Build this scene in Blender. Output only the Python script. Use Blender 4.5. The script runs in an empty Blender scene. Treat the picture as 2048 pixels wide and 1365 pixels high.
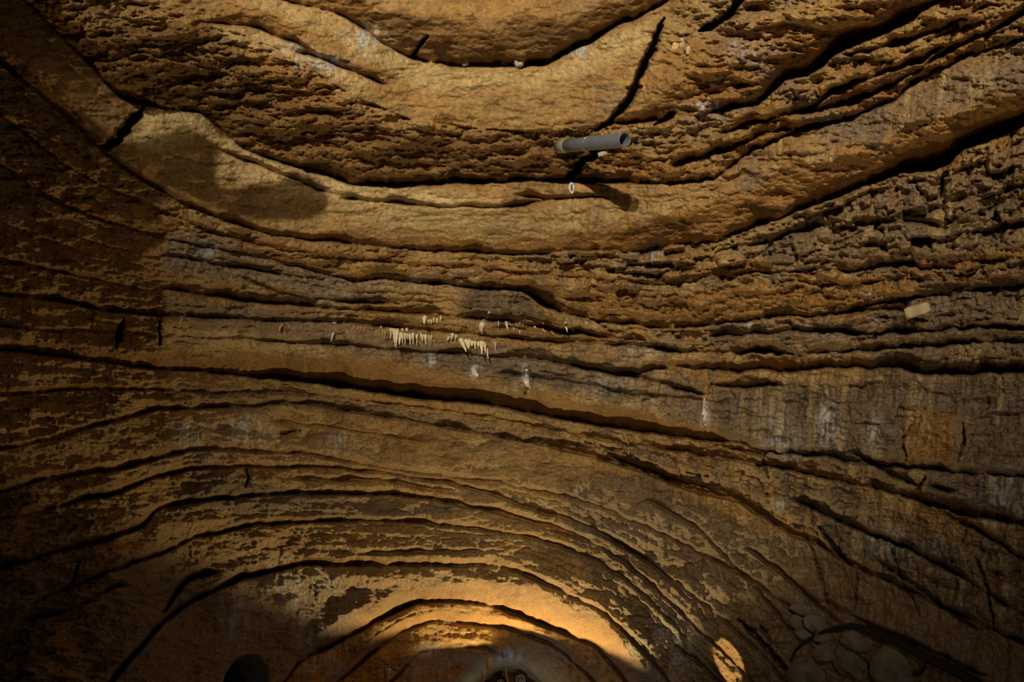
import bpy, math
import numpy as np
from mathutils import Vector, Matrix, noise as mnoise

# ------------------------------------------------------------------ camera, light, exposure
PI = math.pi
W, H = 2048.0, 1365.0
F = 1369.0                         # focal length in photo pixels
PITCH = math.radians(30)
EYE = np.array([0.0, 0.0, 1.6])
sc = bpy.context.scene
C = sc.collection

cam_d = bpy.data.cameras.new('camera')
cam = bpy.data.objects.new('camera', cam_d)
C.objects.link(cam)
cam.location = EYE
cam.rotation_euler = (PI / 2 + PITCH, 0, 0)
cam_d.sensor_width = 36
cam_d.lens = 36 * F / W
cam_d.clip_start = 0.05
sc.camera = cam

world = bpy.data.worlds.new('World')
sc.world = world
world.use_nodes = True
world.node_tree.nodes['Background'].inputs[0].default_value = (0, 0, 0, 1)
world.node_tree.nodes['Background'].inputs[1].default_value = 0
sc.view_settings.view_transform = 'Standard'
sc.view_settings.look = 'None'
sc.view_settings.gamma = 1
sc.view_settings.use_curve_mapping = False
sc.view_settings.exposure = -0.5


def lamp(name, kind, loc, target, energy, color, radius=0.1, cone=60, blend=0.3):
    d = bpy.data.lights.new(name, kind)
    d.energy = energy
    d.color = color
    d.shadow_soft_size = radius
    if kind == 'SPOT':
        d.spot_size = math.radians(cone)
        d.spot_blend = blend
    o = bpy.data.objects.new(name, d)
    C.objects.link(o)
    o.location = loc
    v = Vector(target) - Vector(loc)
    o.rotation_euler = v.to_track_quat('-Z', 'Y').to_euler()
    return o


# direction (unnormalised) and world point helpers for photo pixels
CP, SP = math.cos(PITCH), math.sin(PITCH)


def ray(px, py):
    px = np.asarray(px, dtype=np.float64); py = np.asarray(py, dtype=np.float64)
    a = (px - W / 2) / F
    b = -(py - H / 2) / F
    d = np.stack([a, CP - b * SP, SP + b * CP], -1)
    return d / np.linalg.norm(d, axis=-1, keepdims=True)


lamp('flood_lamp', 'SPOT', (-1.5, -6.0, 2.6), (0.9, 3.8, 6.4), 5200, (1.0, 0.83, 0.57), 0.012, 53, 0.95)
lamp('flood_lamp', 'SPOT', (-0.8, -5.2, 2.6), (0.8, 4.0, 6.5), 1150, (1.0, 0.81, 0.54), 0.10, 52, 0.95)
lamp('floor_lamp', 'SPOT', (1.7, 2.4, 0.3), (1.0, 4.6, 5.8), 80, (1.0, 0.60, 0.24), 0.15, 140, 0.9)
lamp('floor_lamp', 'SPOT', (-2.2, 7.0, 0.4), (-0.4, 8.4, 5.0), 10, (1.0, 0.64, 0.28), 0.12, 130, 0.9)
lamp('passage_lamp', 'SPOT', (0.2, 11.7, 1.0), (0.1, 9.7, 3.1), 950, (1.0, 0.70, 0.28), 0.04, 80, 0.25)
lamp('passage_lamp', 'SPOT', (1.35, 8.1, 1.5), (2.56, 8.85, 2.38), 420, (1.0, 0.68, 0.26), 0.02, 17, 0.3)
lamp('blue_lamp', 'SPOT', (1.2, 6.0, 0.3), (0.47, 9.4, 3.6), 900, (0.2, 0.2, 1.0), 0.01, 6, 0.9)
lamp('cool_light', 'POINT', (2.6, 2.6, 0.7), (0, 0, 0), 26, (0.62, 0.78, 1.0), 0.1)
lamp('cool_light', 'POINT', (0.1, 12.5, 1.7), (0, 0, 0), 12, (0.75, 0.86, 1.0), 0.1)  # cool fill added to brighten the far people and the passage rim

# ------------------------------------------------------------------ numpy helpers
rng = np.random.RandomState(7)


def lattice_noise(x, y, seed):
    """smooth value noise in [-1,1] on arrays x, y (lattice of size 1)"""
    r = np.random.RandomState(seed)
    N = 256
    T = r.uniform(-1, 1, (N, N)).astype(np.float32)
    xi = np.floor(x).astype(np.int64); yi = np.floor(y).astype(np.int64)
    fx = (x - xi).astype(np.float32); fy = (y - yi).astype(np.float32)
    fx = fx * fx * (3 - 2 * fx); fy = fy * fy * (3 - 2 * fy)
    x0 = xi % N; x1 = (xi + 1) % N; y0 = yi % N; y1 = (yi + 1) % N
    return (T[y0, x0] * (1 - fx) + T[y0, x1] * fx) * (1 - fy) + (T[y1, x0] * (1 - fx) + T[y1, x1] * fx) * fy


def fbm(x, y, seed, octv=4, gain=0.5):
    s = 0; a = 1.0; t = 0
    for i in range(octv):
        s = s + a * lattice_noise(x * 2 ** i + 17.3 * i, y * 2 ** i + 5.1 * i, seed + i)
        t += a; a *= gain
    return s / t


def ridged(x, y, seed, octv=4):
    s = 0; a = 1.0; t = 0
    for i in range(octv):
        s = s + a * (1 - 2 * np.abs(lattice_noise(x * 2 ** i, y * 2 ** i, seed + i)))
        t += a; a *= 0.5
    return s / t


def sstep(a, b, x):
    t = np.clip((x - a) / (b - a), 0, 1)
    return t * t * (3 - 2 * t)


def ginterp(x, xs, ys, sm=5):
    """interpolate, then smooth lightly along x"""
    v = np.interp(x, xs, ys)
    k = np.exp(-0.5 * (np.arange(-3 * sm, 3 * sm + 1) / sm) ** 2); k /= k.sum()
    return np.convolve(np.pad(v, 3 * sm, mode='edge'), k, mode='valid')


# ------------------------------------------------------------------ beds of the vault
# every line is the contact under one rock bed: (x, y, height of the soffit above it, openness of the crack)
LN = []
def line(name, pts, sub=3, amp=0.5, block=0.2, rough=0.3):
    LN.append(dict(name=name, p=np.array(pts, float), sub=sub, amp=amp, block=block, rough=rough))
# sub/amp/block/rough describe the bed ABOVE the contact
line('A', [(-300,-400,20,.3),(300,-120,20,.3),(430,-60,20,.3),(540,-5,30,.3),(600,8,40,.3),(680,28,45,.4),(720,50,50,.4),(760,80,60,.5),(810,108,75,.6),(850,125,88,.6),(900,130,90,.7),(1000,132,98,.8),(1090,130,95,.8),(1130,107,80,.7),(1190,76,55,.7),(1240,46,38,.7),(1275,34,28,.7),(1320,10,10,.5),(1400,-50,10,.2),(1600,-200,10,.2),(2350,-500,10,.2)], 2, .2, .05, 0.12)
line('A2', [(-300,-370,0,0),(200,-20,0,0),(430,50,0,0),(560,100,0,0),(700,190,0,0),(830,240,0,0),(1000,262,0,0),(1180,258,5,.1),(1260,244,20,.5),(1348,236,60,.8),(1433,222,110,.8),(1519,205,140,1.6),(1570,158,110,2.4),(1621,147,110,3),(1680,99,80,2.8),(1758,72,80,3.2),(1826,38,60,2),(1860,10,40,.8),(2048,-60,30,.5),(2350,-200,30,.5)], 2, .25, .1, 0.15)
line('B', [(-300,-330,60,.2),(0,-60,60,.2),(50,0,55,.3),(110,60,55,.3),(190,140,60,.4),(240,195,80,1.6),(270,205,110,2.2),(300,210,130,1),(400,226,150,.6),(440,260,170,.3),(480,290,180,.3),(540,320,190,.4),(640,345,190,.6),(700,366,170,.8),(760,374,140,1),(820,371,130,1),(900,366,110,.9),(1000,366,105,.9),(1060,360,100,.9),(1150,364,100,1),(1300,366,60,.6),(1400,362,30,.4),(1433,355,30,.4),(1512,297,25,.5),(1615,253,25,.5),(1707,239,25,.6),(1792,198,25,.7),(1826,164,25,.7),(1929,113,25,.6),(2048,79,20,.5),(2350,-20,20,.5)], 4, .45, .5, .68)
line('C', [(-300,-90,30,.4),(0,125,30,.5),(60,175,30,.5),(130,235,30,.5),(200,300,25,.5),(260,345,16,.5),(340,390,12,.6),(430,435,12,.6),(520,462,12,.6),(620,480,12,.6),(700,487,15,.6),(800,497,20,.5),(900,502,25,.5),(1000,508,30,.4),(1100,507,35,.4),(1200,503,42,.5),(1270,500,48,.6),(1330,492,60,.8),(1400,485,66,.9),(1440,478,72,.9),(1480,465,80,.9),(1530,445,85,.9),(1600,420,85,.9),(1680,392,88,1.1),(1750,362,80,1.8),(1800,346,85,3.2),(1850,338,95,4.2),(1895,330,100,4.6),(1912,308,95,4.2),(1980,277,85,3.6),(2048,246,75,3.2),(2350,150,70,1.2)], 4, .25, .1, 0.35)
line('C2', [(-300,20,8,.2),(0,230,8,.2),(100,310,8,.2),(200,370,8,.2),(340,430,8,.2),(430,465,8,.2),(520,490,10,.2),(620,508,10,.2),(700,520,10,.2),(850,532,12,.1),(1000,540,10,.1),(1150,556,8,.2),(1300,570,10,.3),(1400,555,14,.3),(1502,545,20,.5),(1600,545,25,.6),(1700,542,30,.5),(1809,530,40,.7),(1900,540,35,.7),(1960,524,30,.7),(2048,515,30,.7),(2350,490,30,.7)], 7, .45, 1.0, .55)
line('D', [(-300,130,15,.3),(0,330,15,.3),(100,400,15,.3),(200,440,15,.3),(340,480,12,.2),(500,512,16,.2),(600,535,20,.3),(700,560,26,.3),(850,563,30,.4),(960,577,34,.8),(1050,583,36,1.1),(1080,610,40,1.1),(1130,628,50,.9),(1200,640,60,.7),(1300,655,66,.7),(1400,652,66,.7),(1500,641,60,.8),(1553,632,56,.9),(1638,635,60,.8),(1741,607,45,.7),(1860,592,30,.7),(1960,582,30,.6),(2048,574,30,.6),(2350,540,30,.6)], 6, .4, .7, .6)
line('E', [(-300,570,18,.6),(0,587,18,.8),(102,597,18,.8),(171,614,18,.9),(308,631,16,.9),(376,631,14,.6),(495,640,10,.3),(680,645,10,.5),(817,658,12,.5),(899,665,12,.4),(987,675,14,.4),(1124,686,14,.7),(1193,686,16,.7),(1348,703,14,.6),(1416,703,14,.6),(1536,705,16,.7),(1587,708,14,.6),(1690,702,16,.7),(1775,699,18,.6),(1929,686,20,.6),(2048,684,20,.6),(2350,670,20,.5)], 7, .75, .6, 0.4)
line('E2', [(-300,640,12,.2),(0,655,12,.2),(330,672,6,.2),(680,690,8,.4),(850,705,8,.6),(987,712,8,.6),(1090,722,10,.7),(1261,748,10,.8),(1348,732,14,.7),(1433,740,14,.7),(1553,742,20,1.9),(1690,734,18,1.5),(1792,735,16,1.7),(1860,748,20,2.2),(2048,744,22,2.2),(2350,740,22,1)], 2, .5, .5, .25)
line('F', [(-300,690,25,.6),(0,700,25,.6),(200,722,25,.5),(330,738,35,.6),(427,744,40,.8),(512,754,48,1.4),(600,764,55,2),(680,774,60,2.6),(850,797,55,2.6),(987,812,46,2.4),(1090,832,44,2.4),(1192,850,42,2.4),(1295,866,36,2),(1380,876,28,1.2),(1467,888,20,.9),(1553,905,16,.9),(1655,914,16,.9),(1758,932,18,1.1),(1929,946,16,.8),(2048,956,14,.6),(2350,985,14,.5)], 5, .35, .35, 0.3)
line('F2', [(-300,800,10,.2),(0,790,10,.3),(200,775,10,.4),(400,785,8,.3),(560,785,6,.3),(680,797,6,.3),(850,818,6,.3),(987,838,8,.4),(1158,872,8,.5),(1295,895,8,.6),(1400,910,10,.7),(1553,934,10,.9),(1672,960,12,1),(1826,997,14,1.8),(1929,1031,14,2),(2048,1050,14,1.3),(2350,1110,14,1)], 3, .4, .5, .3)
line('G', [(-300,960,12,.2),(0,900,12,.2),(100,882,10,.2),(200,850,10,.3),(308,822,10,.4),(478,814,8,.3),(560,806,8,.3),(615,806,8,.4),(680,821,8,.5),(817,842,8,.5),(987,872,8,.6),(1158,905,10,.8),(1244,931,14,1.6),(1380,980,16,1.8),(1467,1000,16,1.8),(1553,1052,20,1.9),(1587,1072,16,1),(1638,1092,14,.9),(1707,1132,14,.9),(1850,1200,12,.6),(2048,1290,12,.6),(2350,1430,12,.6)], 4, .45, .7, .4)
line('H', [(-300,1080,16,.4),(0,985,16,.4),(85,960,16,.5),(239,939,14,.6),(342,908,8,.5),(420,897,6,.4),(600,907,6,.3),(700,925,6,.3),(830,945,6,.3),(987,965,6,.2),(1158,1000,6,.2),(1300,1055,8,.2),(1400,1110,10,.3),(1500,1160,12,.4),(1600,1235,12,.5),(1700,1310,12,.5),(1850,1420,12,.5),(2350,1900,12,.5)], 3, .12, .15, 0.15)
line('H2', [(-300,1130,16,.4),(0,1040,16,.5),(154,1004,18,.7),(240,985,20,.7),(307,956,12,.6),(376,938,8,.4),(495,934,6,.4),(700,938,6,.4),(885,964,6,.4),(987,990,6,.5),(1073,1022,6,.6),(1158,1045,8,.7),(1260,1103,8,.6),(1329,1151,8,.6),(1420,1220,8,.5),(1520,1310,10,.5),(1600,1400,10,.5),(2350,2200,10,.5)], 3, .4, .2, 0.2)
line('I', [(-300,1260,14,.4),(0,1140,14,.4),(102,1107,14,.5),(205,1083,14,.6),(290,1052,14,.6),(314,1018,12,.5),(444,996,8,.5),(547,989,8,.7),(700,989,8,.8),(851,994,8,.7),(977,1023,8,.6),(1090,1057,8,.4),(1192,1090,8,.4),(1280,1150,8,.4),(1350,1215,8,.4),(1440,1300,8,.4),(1520,1380,8,.4),(2350,2350,8,.4)], 2, .3, .3, 0.2)
line('J', [(-300,1420,14,.3),(0,1230,14,.3),(171,1161,14,.4),(325,1105,12,.5),(393,1074,12,.6),(513,1050,10,.6),(649,1044,10,.5),(782,1042,10,.5),(892,1050,12,.6),(988,1064,10,.5),(1090,1084,8,.4),(1192,1120,8,.4),(1278,1182,8,.4),(1329,1232,8,.4),(1420,1330,8,.4),(1480,1400,8,.4),(2350,2450,8,.4)], 3, .4, .2, 0.25)
line('K', [(-300,1700,10,.3),(150,1450,10,.5),(239,1349,12,1.4),(328,1243,16,1.8),(380,1205,16,1.6),(444,1174,14,1),(495,1156,12,1),(598,1131,14,1),(700,1129,14,1),(885,1131,18,.9),(1001,1133,20,.8),(1056,1153,16,.6),(1110,1176,12,.5),(1192,1215,10,.5),(1260,1275,10,.5),(1320,1345,10,.5),(1370,1410,10,.5),(2350,2550,10,.5)], 6, .35, .3, 0.3)
line('L', [(-300,1950,20,.5),(400,1520,20,.5),(540,1400,20,.6),(600,1325,26,.7),(680,1283,44,.8),(759,1240,40,.8),(830,1206,34,.9),(900,1203,40,.9),(977,1209,50,1),(1090,1254,68,1),(1186,1290,66,.8),(1240,1353,80,.6),(1290,1420,80,.6),(2350,2650,80,.6)], 2, .2, .2, 0.12)
line('M', [(-300,2000,15,.4),(400,1600,15,.4),(600,1420,20,.5),(700,1345,25,.5),(760,1295,25,.5),(800,1264,20,.5),(860,1243,18,.5),(885,1240,18,.5),(1022,1260,20,.5),(1124,1302,18,.6),(1176,1352,18,.6),(1220,1410,18,.6),(2350,2750,18,.6)], 2, .3, .2, 0.03)
line('N', [(-300,2100,10,.3),(500,1600,10,.3),(700,1450,10,.3),(800,1350,10,.5),(841,1305,8,.7),(900,1299,8,.7),(981,1302,8,.7),(1022,1316,8,.7),(1060,1347,8,.7),(1110,1400,8,.5),(2350,2850,8,.4)], 1, .2, .2, 0.05)
NL = len(LN)

# ------------------------------------------------------------------ the grid
STEP = 1.7
PX0, PX1, PY0, PY1 = -300.0, 2348.0, -270.0, 1500.0
gx = np.arange(PX0, PX1, STEP); gy = np.arange(PY0, PY1, STEP)
NX, NY = len(gx), len(gy)
X, Y = np.meshgrid(gx, gy)
D = ray(X, Y)

# contact heights over x, with a natural wobble
CY = []; HS = []; CR = []
for i, L in enumerate(LN):
    p = L['p']
    y = ginterp(gx, p[:, 0], p[:, 1], 4)
    wob = 5.0 * fbm(gx / 55.0, gx * 0 + i * 7.7, 50 + i, 5, 0.65)
    y = y + wob
    hs = ginterp(gx, p[:, 0], p[:, 2], 8) * (1 + 0.55 * fbm(gx / 45.0, gx * 0 + i * 3.1, 90 + i, 4, 0.65))
    cr0 = ginterp(gx, p[:, 0], p[:, 3], 8)
    cr = cr0 * np.clip(0.95 + 1.7 / np.maximum(1, cr0) ** 1.6 * fbm(gx / 60.0, gx * 0 + i * 5.3, 130 + i, 4, 0.65), 0.05, 2.4)
    CY.append(y); HS.append(hs); CR.append(cr)
CY = np.array(CY)
for i in range(1, NL):
    CY[i] = np.maximum(CY[i], CY[i - 1] + 3)

# warp the look-up a little so the contacts are ragged, more so at the right
rag = np.clip(0.5 + 0.8 * sstep(1000, 1500, X), 0, 1.3)
YW = Y + rag * (4.5 * fbm(X / 26.0, Y / 60.0, 11, 4, 0.6))

PHI = np.zeros_like(X)            # bed index + fraction inside the bed
BED = np.zeros(X.shape, np.int32)
FR = np.zeros_like(X)
TH = np.zeros_like(X)
top = np.vstack([CY[0] - 420, CY, CY[-1] + 420])
for i in range(NL + 1):
    a = top[i][None, :]; b = top[i + 1][None, :]
    m = (YW >= a) & (YW < b)
    f = (YW - a) / (b - a)
    PHI = np.where(m, i + f, PHI); BED = np.where(m, i, BED)
    FR = np.where(m, f, FR); TH = np.where(m, (b - a) + 0 * f, TH)
BED = np.where(YW < top[0][None, :], 0, BED)
BED = np.where(YW >= top[-1][None, :], NL, BED)

par = {k: np.array([L[k] for L in LN] + [LN[-1][k]], float) for k in ('sub', 'amp', 'block', 'rough')}
SMX = sstep(1250, 1450, X)
SUB = par['sub'][BED]; AMP = par['amp'][BED]; BLK = par['block'][BED]; RGH = par['rough'][BED] * np.where(BED == 3, 0.5 + 0.8 * SMX, 1.0) + np.where(BED == 1, 0.55 * SMX, 0.0) + 0.6 * (1 - sstep(120, 280, X)) * sstep(900, 1020, Y)
RGH = RGH * np.where((BED >= 11) & (X > 250) & (X < 1300), 0.6, 1.0)

# ------------------------------------------------------------------ base vault, distance along every ray
def prof(t, xs, ys):
    return np.interp(t, xs, ys)
YK = [-9, 0, 3, 5.4, 7.7, 9.9, 11.7, 13.0, 13.8, 14.3, 18]
HK = [4.6, 5.0, 4.6, 4.2, 3.6, 3.0, 2.25, 1.8, 1.5, 1.35, 1.3]
WK = [3.6, 3.8, 3.7, 3.6, 3.6, 3.4, 2.9, 2.0, 1.5, 1.05, 1.0]
def inside(P):
    """<1 inside the vault; P relative to the eye"""
    w = prof(P[..., 1], YK, WK); h = prof(P[..., 1], YK, HK)
    z = np.maximum(P[..., 2], 0)
    return (np.abs(P[..., 0]) / w) ** 2.3 + (z / h) ** 2.3

cs = 6
Dc = ray(*np.meshgrid(gx[::cs], gy[::cs]))
tc = np.full(Dc.shape[:2], 18.0)
done = np.zeros(Dc.shape[:2], bool)
for t in np.arange(0.5, 19.0, 0.05):
    P = Dc * t
    out = (inside(P) > 1) | (P[..., 1] > 17.5)
    new = out & ~done
    tc[new] = t; done |= new
def upsample(a):
    yy = np.clip(np.arange(NY) / cs, 0, a.shape[0] - 1.001); xx = np.clip(np.arange(NX) / cs, 0, a.shape[1] - 1.001)
    yi = yy.astype(int); xi = xx.astype(int); fy = (yy - yi)[:, None]; fx = (xx - xi)[None, :]
    return (a[yi][:, xi] * (1 - fx) + a[yi][:, xi + 1] * fx) * (1 - fy) + (a[yi + 1][:, xi] * (1 - fx) + a[yi + 1][:, xi + 1] * fx) * fy

def fblur(a, s):
    """gaussian blur (s in grid cells) with mirrored borders"""
    n0, n1 = a.shape
    b = np.concatenate([a, a[::-1]], 0); b = np.concatenate([b, b[:, ::-1]], 1)
    ky = np.fft.fftfreq(2 * n0)[:, None]; kx = np.fft.rfftfreq(2 * n1)[None, :]
    g = np.exp(-2 * (PI * s) ** 2 * (ky ** 2 + kx ** 2))
    return np.fft.irfft2(np.fft.rfft2(b) * g, s=b.shape)[:n0, :n1]

U0 = fblur(upsample(np.log(tc)), 5)
Pb = D * np.exp(U0)[..., None]
tx = np.gradient(Pb, axis=1); ty = np.gradient(Pb, axis=0)
nb = np.cross(tx, ty); nb /= np.linalg.norm(nb, axis=-1, keepdims=True)
nb *= -np.sign((nb * D).sum(-1))[..., None]

# ------------------------------------------------------------------ bed shapes: face (riser) or underside (soffit)
PHIs = fblur(PHI, 10)
pgx = np.gradient(PHIs, axis=1); pgy = np.gradient(PHIs, axis=0)
pl = np.sqrt(pgx ** 2 + pgy ** 2) + 1e-9
pgx /= pl; pgy /= pl
ns = np.stack([pgx, -0.22 + 0 * pgx, -np.abs(pgy) - 0.05], -1)
ns /= np.linalg.norm(ns, axis=-1, keepdims=True)
nr = np.stack([nb[..., 0] * 0.7, nb[..., 1] * 0.3 - 0.75, -0.12 + 0 * pgx], -1)
nr /= np.linalg.norm(nr, axis=-1, keepdims=True)

wS = np.zeros_like(X); CRK = np.zeros_like(X)
for i in range(NL):
    d = YW - CY[i][None, :]                       # <0 above the contact
    hs = HS[i][None, :]
    edge = 3.0
    w = sstep(-hs - edge, -hs + edge, d) * (1 - sstep(-1.5, 1.5, d)) * (hs > 1.0)
    wS = np.maximum(wS, w)
    cr = CR[i][None, :]
    wd = 2.5 + (9.0 if i < 12 else 5.0 + 3.0 * sstep(900, 1300, gx)[None, :]) * cr
    CRK += np.minimum(cr, 1.5 + 0.45 * cr) * np.where(d < 0, np.exp(-(d / wd) ** 2), np.exp(-(d / 2.2) ** 2))

# short ledges that do not run the whole width: contact line, soffit height, openness
SHORT = [
 ([(425,44),(500,55),(560,72),(600,92),(612,100)], 34, .5), ([(600,104),(650,118),(700,142),(765,168)], 18, .5),
 ([(1440,266),(1560,232),(1700,208),(1800,162),(1900,104),(2048,26),(2200,-40)], 22, 1.2), ([(1350,332),(1450,302),(1540,264),(1630,250)], 22, 1.2),
 ([(1600,232),(1660,190),(1750,150),(1850,120),(1900,85)], 14, .9), ([(1700,110),(1800,90),(1900,50),(1980,10)], 14, 1),
 ([(430,296),(560,348),(655,388)], 8, .5), ([(690,398),(850,412),(1000,416),(1095,402)], 7, .6), ([(1040,392),(1120,398),(1210,392)], 7, .7),
 ([(1500,492),(1560,474),(1640,452)], 14, .8), ([(1680,502),(1750,492),(1810,504)], 12, 1), ([(1890,404),(1980,396),(2048,372),(2200,340)], 28, 1.3),
 ([(1560,560),(1650,572),(1760,562)], 14, .7), ([(1720,450),(1800,440),(1880,455)], 12, .7), ([(1950,470),(2048,450),(2200,440)], 14, .8),
 ([(1430,672),(1600,662),(1760,670),(1900,655),(2048,662),(2200,660)], 10, 1), ([(1700,622),(1800,616),(1840,640)], 8, .8),
 ([(330,578),(500,602),(680,618),(850,628),(1000,644),(1200,672)], 7, .8), ([(480,556),(560,586),(700,604),(800,608)], 6, .6), ([(1000,656),(1150,668),(1300,682)], 7, .7),
 ([(330,512),(460,532),(600,556)], 8, .5), ([(0,520),(120,545),(240,570)], 10, .4), ([(1150,735),(1260,752),(1330,770),(1400,790)], 10, 1), ([(1000,748),(1100,760),(1200,775),(1260,790)], 8, .6),
 ([(1280,790),(1350,800),(1450,806)], 8, .6), ([(1440,770),(1500,778),(1560,770)], 8, .9),
 ([(1590,1002),(1700,1052),(1800,1092),(1900,1142),(2048,1232),(2200,1320)], 12, 1.1), ([(1650,1205),(1750,1262),(1850,1300),(1960,1352)], 14, .8), ([(1300,1005),(1400,1062),(1530,1200),(1600,1290)], 5, .5),
 ([(1850,1010),(1950,1060),(2048,1120),(2200,1180)], 10, 1), ([(1500,1100),(1600,1180),(1680,1250)], 8, .6), ([(1750,1120),(1850,1190),(1950,1260)], 10, .7),
 ([(560,842),(700,862),(850,888)], 4, .3), ([(330,1228),(352,1190),(376,1162),(432,1146)], 16, .8), ([(690,1108),(840,1106),(1000,1102)], 7, .5),
 ([(60,1240),(140,1220),(240,1170)], 12, .7), ([(600,960),(760,962),(890,982)], 4, .5), ([(900,1002),(1060,1040),(1180,1080)], 4, .5), ([(1180,1062),(1290,1120),(1380,1200)], 5, .5),
 ([(1420,890),(1520,912),(1620,950)], 8, .9), ([(1200,905),(1330,952),(1440,985)], 6, .7), ([(1700,905),(1800,960),(1900,985)], 9, .9),
]
for k, (pts_, hs_, cr_) in enumerate(SHORT):
    p_ = np.array(pts_, float)
    yl = ginterp(gx, p_[:, 0], p_[:, 1], 3) + 4 * fbm(gx / 40.0, gx * 0 + k * 3.7, 400 + k, 4, 0.65)
    fade = sstep(p_[0, 0] - 25, p_[0, 0] + 25, gx) * (1 - sstep(p_[-1, 0] - 25, p_[-1, 0] + 25, gx))
    crk = cr_ * fade * np.clip(1 + 1.3 * fbm(gx / 50.0, gx * 0 + k, 440 + k, 3), 0.1, 2)
    ix = np.where(fade > 0)[0]; c0, c1 = ix[0], ix[-1] + 1
    d = YW[:, c0:c1] - yl[None, c0:c1]
    hh = hs_ * fade[None, c0:c1] * (1 + 0.5 * fbm(gx / 40.0, gx * 0 + k, 480 + k, 3))[None, c0:c1]
    w = sstep(-hh - 3, -hh + 3, d) * (1 - sstep(-1.5, 1.5, d)) * (hh > 1)
    wS[:, c0:c1] = np.maximum(wS[:, c0:c1], w * fade[None, c0:c1])
    cc = crk[None, c0:c1]; wd = 2.5 + 7 * cc
    CRK[:, c0:c1] += np.minimum(cc, 1.5) * np.where(d < 0, np.exp(-(d / wd) ** 2), np.exp(-(d / 2.2) ** 2))

# open fissures: polyline, half width
FISS = [
 ([(1328,36),(1312,80),(1290,130),(1270,172),(1256,204),(1222,242),(1182,264)], 9), ([(1200,296),(1168,322),(1130,364)], 11), ([(858,70),(836,96),(820,114)], 4),
 ([(1490,-10),(1440,45),(1396,62)], 9), ([(1896,335),(1886,370),(1880,398)], 6), ([(248,638),(238,660),(232,698)], 5), ([(322,640),(317,692)], 2.5),
 ([(1636,1050),(1660,1086),(1704,1132)], 5), ([(495,938),(498,955),(488,978)], 1.8), ([(1716,1140),(1712,1180),(1706,1224)], 2.5), ([(1476,1236),(1528,1290),(1570,1340),(1640,1400)], 7),
 ([(1348,1290),(1400,1330),(1450,1372)], 3.5), ([(1532,905),(1526,930),(1540,960)], 3), ([(1826,850),(1806,880),(1812,925)], 2.5), ([(1925,845),(1928,880),(1918,925)], 3), ([(1850,955),(1835,985)], 4),
 ([(560,870),(600,862)], 1.5), ([(1056,770),(1050,790)], 1.5), ([(1605,1060),(1625,1100),(1650,1180),(1660,1230)], 2), ([(1780,1090),(1800,1150),(1840,1230)], 2.5), ([(1950,1110),(1975,1180),(1990,1260)], 2.5),
 ([(200,292),(225,288),(258,250),(290,212)], 10), ([(1310,250),(1340,232),(1350,225)], 6), ([(1520,1250),(1545,1290)], 3), ([(160,1120),(150,1160),(130,1175)], 3),
]
FIS = np.zeros_like(X)
for k, (pts_, hw) in enumerate(FISS):
    p_ = np.array(pts_, float)
    x0, y0 = p_.min(0) - 40; x1, y1 = p_.max(0) + 40
    ix = np.where((gx > x0) & (gx < x1))[0]; iy = np.where((gy > y0) & (gy < y1))[0]
    if not len(ix) or not len(iy): continue
    sl = (slice(iy[0], iy[-1] + 1), slice(ix[0], ix[-1] + 1))
    xx = X[sl] + 6 * fbm(X[sl] / 16.0, Y[sl] / 16.0, 520 + k, 4, 0.65); yy = Y[sl] + 3.5 * fbm(X[sl] / 14.0, Y[sl] / 14.0, 560 + k, 3)
    dd = np.full(xx.shape, 1e9); ns_ = len(p_) - 1
    for j_, ((ax, ay), (bx, by)) in enumerate(zip(p_[:-1], p_[1:])):
        t = np.clip(((xx - ax) * (bx - ax) + (yy - ay) * (by - ay)) / ((bx - ax) ** 2 + (by - ay) ** 2), 0, 1)
        tt = (j_ + t) / ns_
        wt = np.clip(np.minimum(tt, 1 - tt) * 4 + 0.12, 0, 1) * (1 + (0.7 if hw > 4 else 0.25) * fbm(xx / 11.0, yy / 11.0, 600 + k, 2))
        dd = np.minimum(dd, np.hypot(xx - ax - t * (bx - ax), yy - ay - t * (by - ay)) / np.maximum(wt, 0.08))
    FIS[sl] = np.maximum(FIS[sl], (1 - sstep(hw * 0.3, hw * 1.2, dd)) * min(0.07, 0.012 + 0.0065 * hw))

# thin sub-beds inside every bed
s1 = X / 90.0
q = PHI * 0
nsub = np.maximum(1, np.round(SUB))
warp = 0.30 * fbm(X / 160.0, PHI * 2.5, 21, 4, 0.55)
q = FR * nsub + warp
qi = np.floor(q); qf = q - qi
key = BED * 37.0 + qi * 5.0
subon = 0.5 + 0.5 * lattice_noise(X / 130.0 + key * 1.7, key * 0.77, 31)       # beds come and go
wsub = sstep(0.62, 0.72, qf) * (1 - sstep(0.97, 1.0, qf)) * sstep(0.25, 0.6, subon)
wS2 = np.clip(wS + AMP * wsub * (1 - wS), 0, 1)
CRK2 = AMP * 0.30 * sstep(0.3, 0.7, subon) * (np.exp(-((qf - 1.0) * TH / nsub / 2.6) ** 2) + np.exp(-(qf * TH / nsub / 1.6) ** 2) * 0.5)

# second, thinner family
q2 = FR * nsub * 2.7 + 0.5 * fbm(X / 110.0, PHI * 4, 41, 4, 0.6)
q2i = np.floor(q2); q2f = q2 - q2i
on2 = 0.5 + 0.5 * lattice_noise(X / 70.0 + q2i * 9.7 + BED * 3.3, q2i * 1.9 + BED, 43)
wsub2 = sstep(0.6, 0.8, q2f) * sstep(0.45, 0.7, on2)
wS2 = np.clip(wS2 + 0.6 * AMP * wsub2 * (1 - wS2), 0, 1)

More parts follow.
